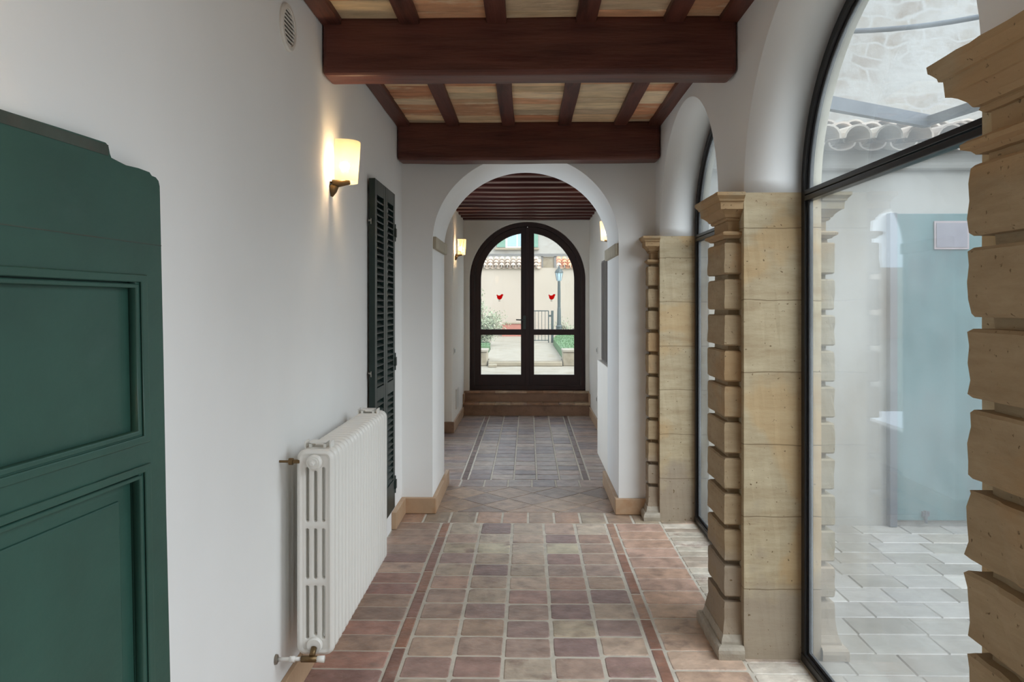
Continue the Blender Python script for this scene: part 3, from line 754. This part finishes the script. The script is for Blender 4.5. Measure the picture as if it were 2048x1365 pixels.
# ------------------------------------------------------------------ round vent
vt = thing('wall_vent', 'round white slatted vent high on the left wall', 'vent', (XL, 3.105, 2.745))
vb = bmesh.new()
ringp = [(.096, .0), (.096, .007), (.090, .013), (.075, .014), (.073, .010), (.073, .0)]
rr = []
for r_, h in ringp: rr.append([vb.verts.new((h, r_ * math.cos(2 * PI * k / 48), r_ * math.sin(2 * PI * k / 48))) for k in range(48)])
for q, w_ in zip(rr, rr[1:]):
    for k in range(48): vb.faces.new((q[k], q[(k + 1) % 48], w_[(k + 1) % 48], w_[k]))
bmesh.ops.recalc_face_normals(vb, faces=vb.faces)
obj('rim', vb, M['plastic'], vt, smooth=False)
obj('backing', lathe(bmesh.new(), [(.073, .0005), (.073, .002)], (0, 0, 0), 32, 'x'), M['ventdark'], vt)
bm = bmesh.new()
for k in range(-4, 5):
    z = k * .0165; w_ = math.sqrt(max(.0001, .0735 ** 2 - z * z)); c = Vector((.007, 0, z))
    box(bm, .004, .010, -w_, w_, z - .0028, z + .0028, Matrix.Rotation(math.radians(15), 3, 'Y'), c)
obj('slats', bm, M['plastic'], vt)

# ------------------------------------------------------------------ wall lamps
shade_m = bpy.data.materials.new('frosted_lamp_glass'); shade_m.use_nodes = True
nt = shade_m.node_tree; N = nt.nodes; L = nt.links; N.clear()
o_ = N.new('ShaderNodeOutputMaterial'); tl = N.new('ShaderNodeBsdfTranslucent'); tl.inputs[0].default_value = (.80, .66, .43, 1)
df = N.new('ShaderNodeBsdfDiffuse'); df.inputs[0].default_value = (.86, .78, .62, 1); mxs = N.new('ShaderNodeMixShader'); mxs.inputs[0].default_value = .5
em = N.new('ShaderNodeEmission'); em.inputs[0].default_value = (1, .72, .36, 1); em.inputs[1].default_value = .12
rf = N.new('ShaderNodeBsdfRefraction'); rf.inputs['Roughness'].default_value = .5; rf.inputs['IOR'].default_value = 1.02
mx2 = N.new('ShaderNodeMixShader'); mx2.inputs[0].default_value = .22
ads = N.new('ShaderNodeAddShader')
L.new(tl.outputs[0], mxs.inputs[1]); L.new(df.outputs[0], mxs.inputs[2]); L.new(mxs.outputs[0], mx2.inputs[1]); L.new(rf.outputs[0], mx2.inputs[2]); L.new(mx2.outputs[0], ads.inputs[0]); L.new(em.outputs[0], ads.inputs[1]); L.new(ads.outputs[0], o_.inputs[0])
M['bulb'] = emit_mat('lamp_bulb_glow', (1, .74, .40), 9)
LAMP_W = 15
def sconce(loc, rotz, label):
    t = thing('wall_lamp', label, 'wall lamp', loc, rotz, 'bronze and frosted glass wall lamps')
    bm = bmesh.new(); rows = []
    for i in range(9):
        z = -.065 + .20 * i / 8; f = 1 + .16 * i / 8
        hw, dp = .082 * (1 + .04 * i / 8), .092 * f
        row = []
        for k in range(25):
            a = -PI / 2 + PI * k / 24
            cx = abs(math.cos(a)) ** .62; sy = math.copysign(abs(math.sin(a)) ** .9, math.sin(a))
            row.append(bm.verts.new((.040 + dp * cx, hw * sy, z)))
        rows.append(row)
    for q, w_ in zip(rows, rows[1:]):
        for k in range(24): bm.faces.new((q[k], q[k + 1], w_[k + 1], w_[k]))
    so = obj('shade', bm, shade_m, t, smooth=True)
    v = bmesh.new(); tube(v, [(.006, 0, -.135), (.010, 0, -.110), (.014, 0, -.085), (.014, 0, -.062)], [.006, .020, .027, .024], 14)
    tube(v, [(.012, 0, -.072), (.05, 0, -.068), (.095, 0, -.062)], [.022, .018, .014], 12)
    obj('bracket', v, M['brass'], t, smooth=True)
    v = bmesh.new(); bmesh.ops.create_uvsphere(v, u_segments=16, v_segments=10, radius=.022, matrix=Matrix.Translation((.07, 0, .015)))
    obj('bulb', v, M['bulb'], t, smooth=True)
    l = bpy.data.lights.new('lamp_light', 'POINT'); l.energy = LAMP_W; l.color = (1, .70, .38); l.shadow_soft_size = .024
    lo = bpy.data.objects.new('lamp_light', l); COL.objects.link(lo); lo.parent = t; lo.location = (.07, 0, .015)
    return t
sconce((XL, 3.80, 2.29), 0, 'lit wall lamp on the left wall just before the green shutter')
sconce((XL2, 10.0, 2.33), 0, 'small distant lit wall lamp on the left wall beyond the arch')
sconce((XR2, 8.15, 2.36), PI, 'lit wall lamp on the right wall half hidden by the arch')
sconce((XL, 1.12, 2.29), 0, 'lit wall lamp high above the large green panelled door')

# ------------------------------------------------------------------ big green door folded back against the left wall
DT = math.radians(4.6)
gd = thing('panelled_door', 'large old green panelled wooden door standing open against the left wall', 'door', (-.878, 1.90, .0))
gd.rotation_euler = (0, math.radians(-1.25), -DT)
# local: y from -1.1 to 0 (free edge at 0), face at x=0 towards +x
DWt = 1.1
# irregular outline (y,z): worn top with a notch, rounded free corner
out = [(0, .01), (.001, .6), (-.002, 1.1), (.0, 1.5), (-.001, 1.915), (-.006, 1.928), (-.018, 1.935), (-.035, 1.936), (-.045, 1.943), (-.09, 1.945), (-.14, 1.943), (-.165, 1.946), (-.18, 1.948), (-.195, 1.950), (-.20, 1.958), (-.205, 1.975), (-.215, 1.980), (-.36, 1.979), (-.5, 1.977), (-.7, 1.976), (-DWt, 1.975), (-DWt, .01)]
pan1 = [(-.1125, 1.312), (-.1125, 1.673), (-.90, 1.673), (-.90, 1.312)]
pan2 = [(-.1125, .16), (-.1125, 1.222), (-.90, 1.222), (-.90, .16)]
g_fr = slab2d('frame', [out, pan1, pan2], 'x', -.040, .0, M['green'], gd)
for (z0, z1) in ((1.312, 1.673), (.16, 1.222)):
    slab2d('moulding', [[(-.074, z0 - .022), (-.074, z1 + .018), (-.94, z1 + .018), (-.94, z0 - .022)], [(-.098, z0 - .004), (-.098, z1 + .0), (-.915, z1), (-.915, z0 - .004)]], 'x', .0, .007, M['green'], gd, bev=.003)
    slab2d('moulding', [[(-.101, z0 - .002), (-.101, z1 - .004), (-.912, z1 - .004), (-.912, z0 - .002)], [(-.1135, z0 + .010), (-.1135, z1 - .014), (-.90, z1 - .014), (-.90, z0 + .010)]], 'x', -.020, .002, M['green'], gd, bev=.003)
pb = B(-.034, -.020, -.905, -.108, 1.30, 1.68); obj('panel', pb, M['green'], gd)
pb = bmesh.new(); box(pb, -.034, -.024, -.905, -.108, .15, 1.23); box(pb, -.030, -.019, -.85, -.16, .21, 1.17); obj('panel', pb, M['green'], gd, bevel=.004)
bm = B(-.041, .0012, -DWt, -.001, 1.7655, 1.7675); obj('joint_line', bm, M['green_worn'], gd)
bm = B(-.002, .0014, -DWt + .001, -.207, 1.952, 1.976); obj('worn_edge', bm, M['green_worn'], gd)

# ------------------------------------------------------------------ small wall fittings and things beyond the arch
def plate(name, loc, size, label, cat, axis=1, m=None, key=True, d=.008):
    t = thing(name, label, cat, loc)
    obj('plate', B(0, axis * d, -size[0] / 2, size[0] / 2, -size[1] / 2, size[1] / 2) if axis > 0 else B(-d, 0, -size[0] / 2, size[0] / 2, -size[1] / 2, size[1] / 2), m or M['plastic'], t, bevel=.002)
    if key:
        s = axis
        for q in (-.022, .022):
            a, b = sorted((s * d, s * (d + .003)))
            obj('rocker', B(a, b, q - .018, q + .018, -.022, .022), M['greypanel'] if q > 0 else M['steel'], t)
    return t
plate('light_switch', (XL2, 9.86, 1.02), (.12, .08), 'small switch plate on the far left wall below the distant lamp', 'switch')
plate('access_hatch', (XL2, 10.25, .37), (.34, .26), 'white square hatch cover low on the far left wall', 'hatch', key=False, d=.012)
plate('light_switch', (XR2, 10.05, 1.02), (.12, .08), 'switch plate on the far right wall near the arched door', 'switch', -1)
plate('wall_socket', (XR2, 10.05, .38), (.12, .08), 'low socket plate on the far right wall near the arched door', 'socket', -1)
struct(obj('wall_parapet', B(.752, XR2, T1, 8.36, 0, 1.02), M['white_far'], bevel=.01))
gs = thing('folding_screen', 'dark grey narrow-boarded panel standing on the low wall right of the arch', 'screen', (.79, 6.86, 1.02))
obj('panel', B(0, .03, 0, 1.42, 0, 1.06), M['greypanel'], gs, bevel=.003)
bm = bmesh.new()
for k in range(10): box(bm, -.006, .0, .02 + k * .142, .11 + k * .142, .02, 1.04)
obj('boards', bm, M['greypanel'], gs, bevel=.002)

# ------------------------------------------------------------------ courtyard beyond the arcade
WY = 5.70
struct(obj('wall_courtyard', B(XO, 6.2, WY, WY + .35, -.1, 2.74), M['cwall']))
struct(obj('wall_courtyard_cornice', B(XO, 6.2, WY - .07, WY, 2.60, 2.74), M['cwall'], bevel=.03))
struct(obj('wall_courtyard_high', B(XO, 7.0, 6.35, 6.7, 0, 8.0), M['stonewall']))
struct(obj('wall_courtyard_east', B(6.2, 6.5, -3, 6.4, -.1, 2.9), M['cwall']))
struct(obj('wall_courtyard_south', B(XO, 6.5, -3.4, -3.1, -.1, 4.2), M['cwall']))
T = Tiles(); T_pal = [(146, 142, 134), (138, 133, 125), (152, 148, 142), (144, 137, 126), (136, 131, 122), (172, 168, 161)]
y = WY; row = 0
while y > -3:
    h = .21; x = XO - .05 - R.uniform(0, .2)
    while x < 6.2:
        w_ = R.choice((.26, .30, .34)); T.rect(max(x, XO - .05), min(x + w_, 6.2), max(y - h, -3.1), y, -.02, .018, pick(T_pal), gap=.0035, jit=.002) if x + w_ > XO - .04 else None; x += w_
    y -= h; row += 1
struct(T.done('ground_courtyard', M['tile_out']), 'pale paving of the courtyard outside')
struct(obj('ground_courtyard_bed', B(XO - .08, 6.3, -3.2, WY + .1, -.15, -.007), M['tile_out']), 'mortar bed under the courtyard paving')
me = bpy.data.objects['ground_courtyard_bed'].data; ca = me.color_attributes.new('tint', 'FLOAT_COLOR', 'CORNER')
for q in ca.data: q.color = (*lin((138, 133, 124)), 1)

def roof(name, x0, x1, y0, z0, y1, z1, pitch, rows, pal, label, cat='tiled roof', group=None):
    """barrel tiles: cover tiles lap over each other up the slope"""
    bm = bmesh.new(); ly = bm.loops.layers.float_color.new('tint')
    n = int((x1 - x0) / pitch); r = pitch * .46
    sl = Vector((0, y1 - y0, z1 - z0)); up = Vector((0, -(z1 - z0), y1 - y0)).normalized()
    for i in range(n):
        for j in range(rows):
            for kind in (0, 1):
                cx = x0 + (i + .5 + (.5 if kind else 0)) * pitch
                a = Vector((cx, y0, z0)) + sl * (j / rows) + up * (.0 if kind else .03); b = a + sl * (1.2 / rows) - up * .045
                col = pick(pal, .1); ra, rb = r, r * .8; fs = []
                def ringpts(c, rad_):
                    return [bm.verts.new(c + Vector((rad_ * math.cos(PI * k / 8), 0, 0)) + up * (rad_ * math.sin(PI * k / 8) * (1 if not kind else -.6))) for k in range(9)]
                A, Bq = ringpts(a, ra), ringpts(b, rb); A2_, B2_ = ringpts(a, ra * .86), ringpts(b, rb * .86)
                for k in range(8):
                    fs += [bm.faces.new((A[k], A[k + 1], Bq[k + 1], Bq[k])), bm.faces.new((A2_[k], B2_[k], B2_[k + 1], A2_[k + 1])), bm.faces.new((A[k], A2_[k], A2_[k + 1], A[k + 1]))]
                for f in fs:
                    for lp in f.loops: lp[ly] = (*col, 1)
    bmesh.ops.recalc_face_normals(bm, faces=bm.faces)
    o = obj(name, bm, M['roof']); tag(o, label, cat, group); return o
roof('tiled_roof', 1.36, 6.1, WY - .22, 2.765, 6.34, 3.02, .215, 3, [(196, 186, 176), (186, 172, 160), (206, 196, 184), (176, 166, 158)], 'weathered tiled lean-to roof over the courtyard wall')
struct(obj('trim_2', B(XO, 6.2, WY - .05, WY + .3, 2.70, 2.765), M['cwall']))
cd = thing('courtyard_door', 'weathered teal door in the white courtyard wall', 'door', (2.628, WY, .0))
obj('leaf', B(.055, 1.12, -.045, -.005, .045, 2.28), M['teal'], cd, bevel=.006)
bm = bmesh.new(); box(bm, 0, .055, -.06, 0, 0, 2.285); box(bm, 1.12, 1.175, -.06, 0, 0, 2.285)
obj('frame', bm, M['cable'], cd, bevel=.005)
bm = bmesh.new(); tube(bm, [(.26, -.055, .03), (.26, -.055, .12)], .012); box(bm, .235, .285, -.06, -.044, .08, .115)
obj('floor_bolt', bm, M['gutter'], cd)
nb = thing('notice_plate', 'faded rectangular notice fixed to the teal courtyard door', 'notice', (2.95, WY - .046, 2.02))
obj('backing', B(0, .25, -.008, 0, 0, .205), M['pinkrim'], nb); obj('face', B(.014, .236, -.011, -.007, .014, .191), M['pinkplate'], nb)
bm = bmesh.new()
def bar(bm, a, b, w_, h):
    a, b = Vector(a), Vector(b); d_ = (b - a).normalized(); s_ = d_.cross(Vector((0, 0, 1))).normalized() * w_ / 2; u = Vector((0, 0, h / 2))
    vs = [bm.verts.new(p + q * s_ + r_ * u) for p in (a, b) for q, r_ in ((-1, -1), (1, -1), (1, 1), (-1, 1))]
    for f in ((0, 1, 2, 3), (7, 6, 5, 4), (0, 4, 5, 1), (1, 5, 6, 2), (2, 6, 7, 3), (3, 7, 4, 0)): bm.faces.new([vs[i] for i in f])
    bmesh.ops.recalc_face_normals(bm, faces=bm.faces)
b3 = bmesh.new(); box(b3, 3.72, 3.78, .97, 1.03, 0, 2.94)
b4 = bmesh.new(); bar(b4, (XO, .4, 2.905), (3.75, 1.0, 2.905), .05, .06)
awn = thing('metal_awning_frame', 'grey-blue metal angle bars outside above the tiled roof edge', 'metal frame')
b1 = bmesh.new(); bar(b1, (1.34, 4.62, 2.905), (2.80, 5.46, 2.905), .05, .085); obj('front_bar', b1, M['gutter'], awn)
b2 = bmesh.new(); bar(b2, (2.80, 5.48, 2.905), (3.75, 1.0, 2.905), .05, .06); obj('side_bar', b2, M['gutter'], awn)
cb = bmesh.new(); pts = []
for k in range(25):
    u = k / 24; pts.append((1.34 + 2.5 * u, 5.25 - 1.0 * u, 3.50 - .30 * math.sin(PI * min(1, u * 1.1)) * .55 + .02 * u))
obj('post', b3, M['gutter'], awn); obj('end_bar', b4, M['gutter'], awn)
pts.append((5.6, 6.33, 4.1))
tube(cb, pts, .016, 10); tag(obj('hanging_cable', cb, M['cable'], smooth=True), 'grey-blue cable sagging across the courtyard high outside the window', 'cable')

# ------------------------------------------------------------------ garden beyond the end door
struct(obj('ground_garden', B(-14, 14, 11.75, 60, .0, .30), M['path']), 'pale stone forecourt outside the end door')
def ypx(px, Y): return (px - 1056) * Y / 1538
def zpx(py, Y): return EYE + (609 - py) * Y / 1538
pth = thing('garden_path', 'pale stone slab path with a worn front step leading away from the door', 'path')
bm = bmesh.new()
P = [(-.85, 16.4), (.73, 16.4), (.73, 17.0), (.765, 17.0), (.755, 20), (.745, 23.0), (.88, 25.3), (1.45, 29.5), (-1.4, 29.5), (-1.1, 22.5), (-1.0, 20.4), (-.95, 17.0), (-.85, 17.0)]
lo = [bm.verts.new((a, b, .30)) for a, b in P]; hi = [bm.verts.new((a, b, .412)) for a, b in P]
bm.faces.new(hi); n_ = len(P)
for i in range(n_): bm.faces.new((lo[i], lo[(i + 1) % n_], hi[(i + 1) % n_], hi[i]))
bmesh.ops.recalc_face_normals(bm, faces=bm.faces); obj('slab', bm, M['path'], pth)
bm = bmesh.new()
for k in range(9): box(bm, -.85 + .002 * k, .73, 16.32 + .02 * (k % 2), 16.5, .30, .395) if k == 0 else None
obj('riser_stone', bm, M['block'], pth, bevel=.02)
def lawn(name, P, z, lab, skip=()):
    bm = bmesh.new(); lo = [bm.verts.new((a, b, .30)) for a, b in P]; hi = [bm.verts.new((a, b, z)) for a, b in P]
    bm.faces.new(hi); n_ = len(P)
    for i in range(n_): bm.faces.new((lo[i], lo[(i + 1) % n_], hi[(i + 1) % n_], hi[i]))
    bmesh.ops.recalc_face_normals(bm, faces=bm.faces); o = obj(name, bm, M['grass'])
    ps = random.Random(3); g = bmesh.new(); g.from_mesh(o.data)
    xs_ = [p[0] for p in P]; ys_ = [p[1] for p in P]
    def inside(x, y):
        c = False
        for i in range(len(P)):
            (x1, y1), (x2, y2) = P[i - 1], P[i]
            if (y1 > y) != (y2 > y) and x < (x2 - x1) * (y - y1) / (y2 - y1) + x1: c = not c
        return c
    for _ in range(2600):
        x, y = ps.uniform(max(min(xs_), -3), min(max(xs_), 3)), ps.uniform(min(ys_), max(ys_))
        if not inside(x, y) or any(abs(x - a_) < c_ and abs(y - b_) < c_ for a_, b_, c_ in skip): continue
        a = ps.uniform(0, PI); w_ = .012; h = ps.uniform(.02, .05)
        dx, dy = math.cos(a) * w_, math.sin(a) * w_
        g.faces.new([g.verts.new((x - dx, y - dy, z)), g.verts.new((x + dx, y + dy, z)), g.verts.new((x + ps.uniform(-.02, .02), y, z + h))])
    g.to_mesh(o.data); g.free()
    tag(o, lab, 'lawn', kind='stuff'); return o
lawn('grass', [(.775, 17.0), (3, 17.0), (6, 20), (6, 29.5), (1.5, 29.5), (.90, 25.3), (.755, 23.0), (.765, 20)], .585, 'green lawn to the right of the garden path', ((1.05, 26, .3), (1.36, 27.5, .9)))
lawn('grass', [(-6, 20.5), (-1.02, 20.5), (-1.06, 21.5), (-1.13, 22.5), (-1.4, 24.6), (-6, 25.5)], .50, 'green lawn to the left of the garden path', ((-1.3, 22.5, 1.1),))
for x0, x1, lab in ((.745, 1.9, 'pale stone kerb block at the right front of the garden path'), (-1.9, -.875, 'pale stone kerb block at the left front of the garden path')):
    t = thing('kerb_block', lab, 'stone block', (0, 0, 0), 0, 'stone blocks flanking the path')
    obj('block', B(x0, x1, 16.40, 16.95, .30, .60), M['block'], t, bevel=.02); obj('cap_stone', B(x0 - .015, x1 + .015, 16.37, 16.98, .60, .652), M['path'], t, bevel=.01)
tag(obj('stone_slab', B(-.83, -.66, 16.02, 16.28, .302, .36), M['block'], bevel=.01), 'small loose pale slab at the left end of the path step', 'stone slab')

# garden wall with tiled coping, gate, lamp post
GY = 29.7
struct(obj('wall_garden', B(-12, 12, GY, GY + .35, .3, 3.03), M['gwall']))
rp = [(206, 186, 166), (190, 168, 148), (214, 196, 176), (180, 160, 142)]
roof('tiled_coping', ypx(940, GY), ypx(1084, GY), GY - .12, 3.04, GY + .42, 3.42, .222, 3, rp, 'long row of pale curved roof tiles along the top of the garden wall', 'roof tiles', 'tiled copings of the garden wall')
roof('tiled_coping', ypx(1112, GY), ypx(1180, GY), GY - .12, 3.04, GY + .42, 3.42, .222, 3, [(214, 160, 120), (206, 140, 104), (210, 178, 150)], 'short row of orange curved roof tiles at the right of the garden wall', 'roof tiles', 'tiled copings of the garden wall')
hs = thing('stone_house', 'pale stone house with sage shutters rising behind the garden wall', 'house', (0, 33, 0))
obj('wall', B(-9, 9, 0, .5, .3, 8.5), M['stonewall2'], hs)
obj('eaves_gutter', B(ypx(930, 31), ypx(1200, 31), -2.1, -1.95, zpx(513, 31), zpx(508, 31)), M['housegrey'], hs)
obj('pillar', B(ypx(1086, 31), ypx(1108, 31), -2.0, -1.7, 2.5, zpx(514, 31)), M['block'], hs)
for p0, p1 in ((1082, 1086), (1108, 1113)): obj('downpipe', B(ypx(p0, 31), ypx(p1, 31), -2.05, -1.98, 2.5, zpx(513, 31)), M['housegrey'], hs)
obj('terrace_floor', B(-9, 9, -2.6, 0, 2.7, 3.05), M['gwall'], hs)
wf = obj('window', B(ypx(1011, 33), ypx(1058, 33), -.06, 0, zpx(496, 33), zpx(430, 33)), M['plastic'], hs)
obj('pane', B(ypx(1015, 33), ypx(1033, 33), -.075, -.055, zpx(493, 33), zpx(436, 33)), M['paleblue'], wf); obj('pane', B(ypx(1036, 33), ypx(1054, 33), -.075, -.055, zpx(493, 33), zpx(436, 33)), M['paleblue'], wf)
for a, b in ((994, 1011), (1058, 1076)): obj('shutter', B(ypx(a, 33), ypx(b, 33), -.08, -.02, zpx(495, 33), zpx(430, 33)), M['shut_out'], hs)
obj('windowsill', B(ypx(990, 33), ypx(1078, 33), -.14, 0, zpx(500, 33), zpx(496, 33)), M['block'], hs)

LY = 26.0; lx = ypx(1118, LY)
lp = thing('street_lamp', 'slim grey lamp post with a lantern in front of the garden wall', 'lamp post', (lx, LY, .587))
obj('base', lathe(bmesh.new(), [(.14, 0), (.14, .05), (.11, .07), (.10, .26), (.12, .28), (.075, .33)], seg=14), M['lampiron'], lp)
obj('pole', lathe(bmesh.new(), [(.072, .33), (.060, .9), (.052, .92), (.052, 1.4), (.045, zpx(562, LY) - .585)], seg=14), M['lampiron'], lp)
zb = zpx(563, LY) - .585; zt = zpx(546, LY) - .585
obj('lantern', lathe(bmesh.new(), [(.05, zb), (.075, zb + .03), (.125, zt)], seg=6), M['lantern'], lp)
obj('lantern_cap', lathe(bmesh.new(), [(.15, zt), (.14, zt + .03), (.10, zt + .10), (.035, zt + .15), (.03, zt + .20), (.01, zt + .24)], seg=12), M['lampiron'], lp)
bm = bmesh.new()
for k in range(6):
    a = 2 * PI * k / 6; tube(bm, [(.077 * math.cos(a), .077 * math.sin(a), zb + .02), (.128 * math.cos(a), .128 * math.sin(a), zt + .01)], .009, 6)
obj('lantern_frame', bm, M['lampiron'], lp)

gt = thing('iron_gate', 'low dark iron bar gate beside the lamp post', 'gate', (0, 24.2, .412))
gx0, gx1 = -.2, ypx(1097, 24.2); gz = zpx(622, 24.2) - .412
bm = bmesh.new()
for k in range(9):
    x = gx0 + (gx1 - gx0) * k / 8; r_ = .016 if k in (0, 8) else .008; box(bm, x - r_, x + r_, -r_, r_, .05 if k not in (0, 8) else 0, gz)
obj('bars', bm, M['lampiron'], gt)
for a_, b_ in ((gz - .02, gz + .012), (.06, .085)): obj('rail', B(gx0, gx1, -.012, .012, a_, b_), M['lampiron'], gt)
obj('post', B(ypx(1102, 24.2), ypx(1107, 24.2), -.04, .04, -.0, gz + .005), M['lampiron'], gt)
bm = bmesh.new(); box(bm, gx1, ypx(1103, 24.2), -.012, .012, gz - .19, gz - .13); obj('latch', bm, M['lampiron'], gt)

pl = thing('brick_planter', 'low red brick planter against the beige garden wall', 'planter', (0, 28.9, .412))
obj('wall', B(ypx(1004, 28.9), ypx(1046, 28.9), 0, .5, 0, zpx(648, 28.9) - .412), M['brick'], pl)
obj('coping', B(ypx(1003, 28.9), ypx(1047, 28.9), -.03, .53, zpx(648, 28.9) - .412, zpx(646, 28.9) - .412), M['block'], pl)
rs = random.Random(11)
def shrub(loc, w_, h, n, label):
    t = thing('leafy_shrub', label, 'shrub', loc)
    st = bmesh.new(); lf = bmesh.new()
    for k in range(26):
        a = 2 * PI * k / 26 + rs.uniform(-.2, .2); r_ = w_ * rs.uniform(.12, .5); hh = h * (rs.uniform(.75, 1) if math.cos(a) < .1 else rs.uniform(.4, .62))
        top = Vector((r_ * math.cos(a), r_ * math.sin(a) * .7, hh)); mid = Vector((top.x * .45, top.y * .45, hh * .5))
        tube(st, [(0, 0, 0), mid, top], [.012, .008, .003], 5)
        for q in range(n // 26):
            u = rs.uniform(.12, 1.03); p = (mid * (u * 2) if u < .5 else mid.lerp(top, u * 2 - 1)) + Vector([max(-.2, rs.gauss(0, .085)) for _ in range(3)])
            d_ = Vector([rs.uniform(-1, 1) for _ in range(3)]).normalized(); s_ = d_.orthogonal().normalized(); L_ = rs.uniform(.035, .07); W_ = L_ * .36
            v_ = [lf.verts.new(p), lf.verts.new(p + d_ * L_ * .5 + s_ * W_), lf.verts.new(p + d_ * L_), lf.verts.new(p + d_ * L_ * .5 - s_ * W_)]
            lf.faces.new(v_)
    for v in lf.verts: v.co.z = max(v.co.z, .012)
    for v in st.verts: v.co.z = max(v.co.z, .004)
    obj('stems', st, M['stem'], t); obj('foliage', lf, M['leaf'], t)
shrub((ypx(974, 22.5) - .1, 22.5, .503), 1.5, zpx(588, 22.5) - .5, 4200, 'airy silver-leaved shrub beside the path, seen through the left door pane')
shrub((ypx(1132, 27.5), 27.5, .588), 1.0, .42, 500, 'low loose plants at the foot of the garden wall right of the lamp post')
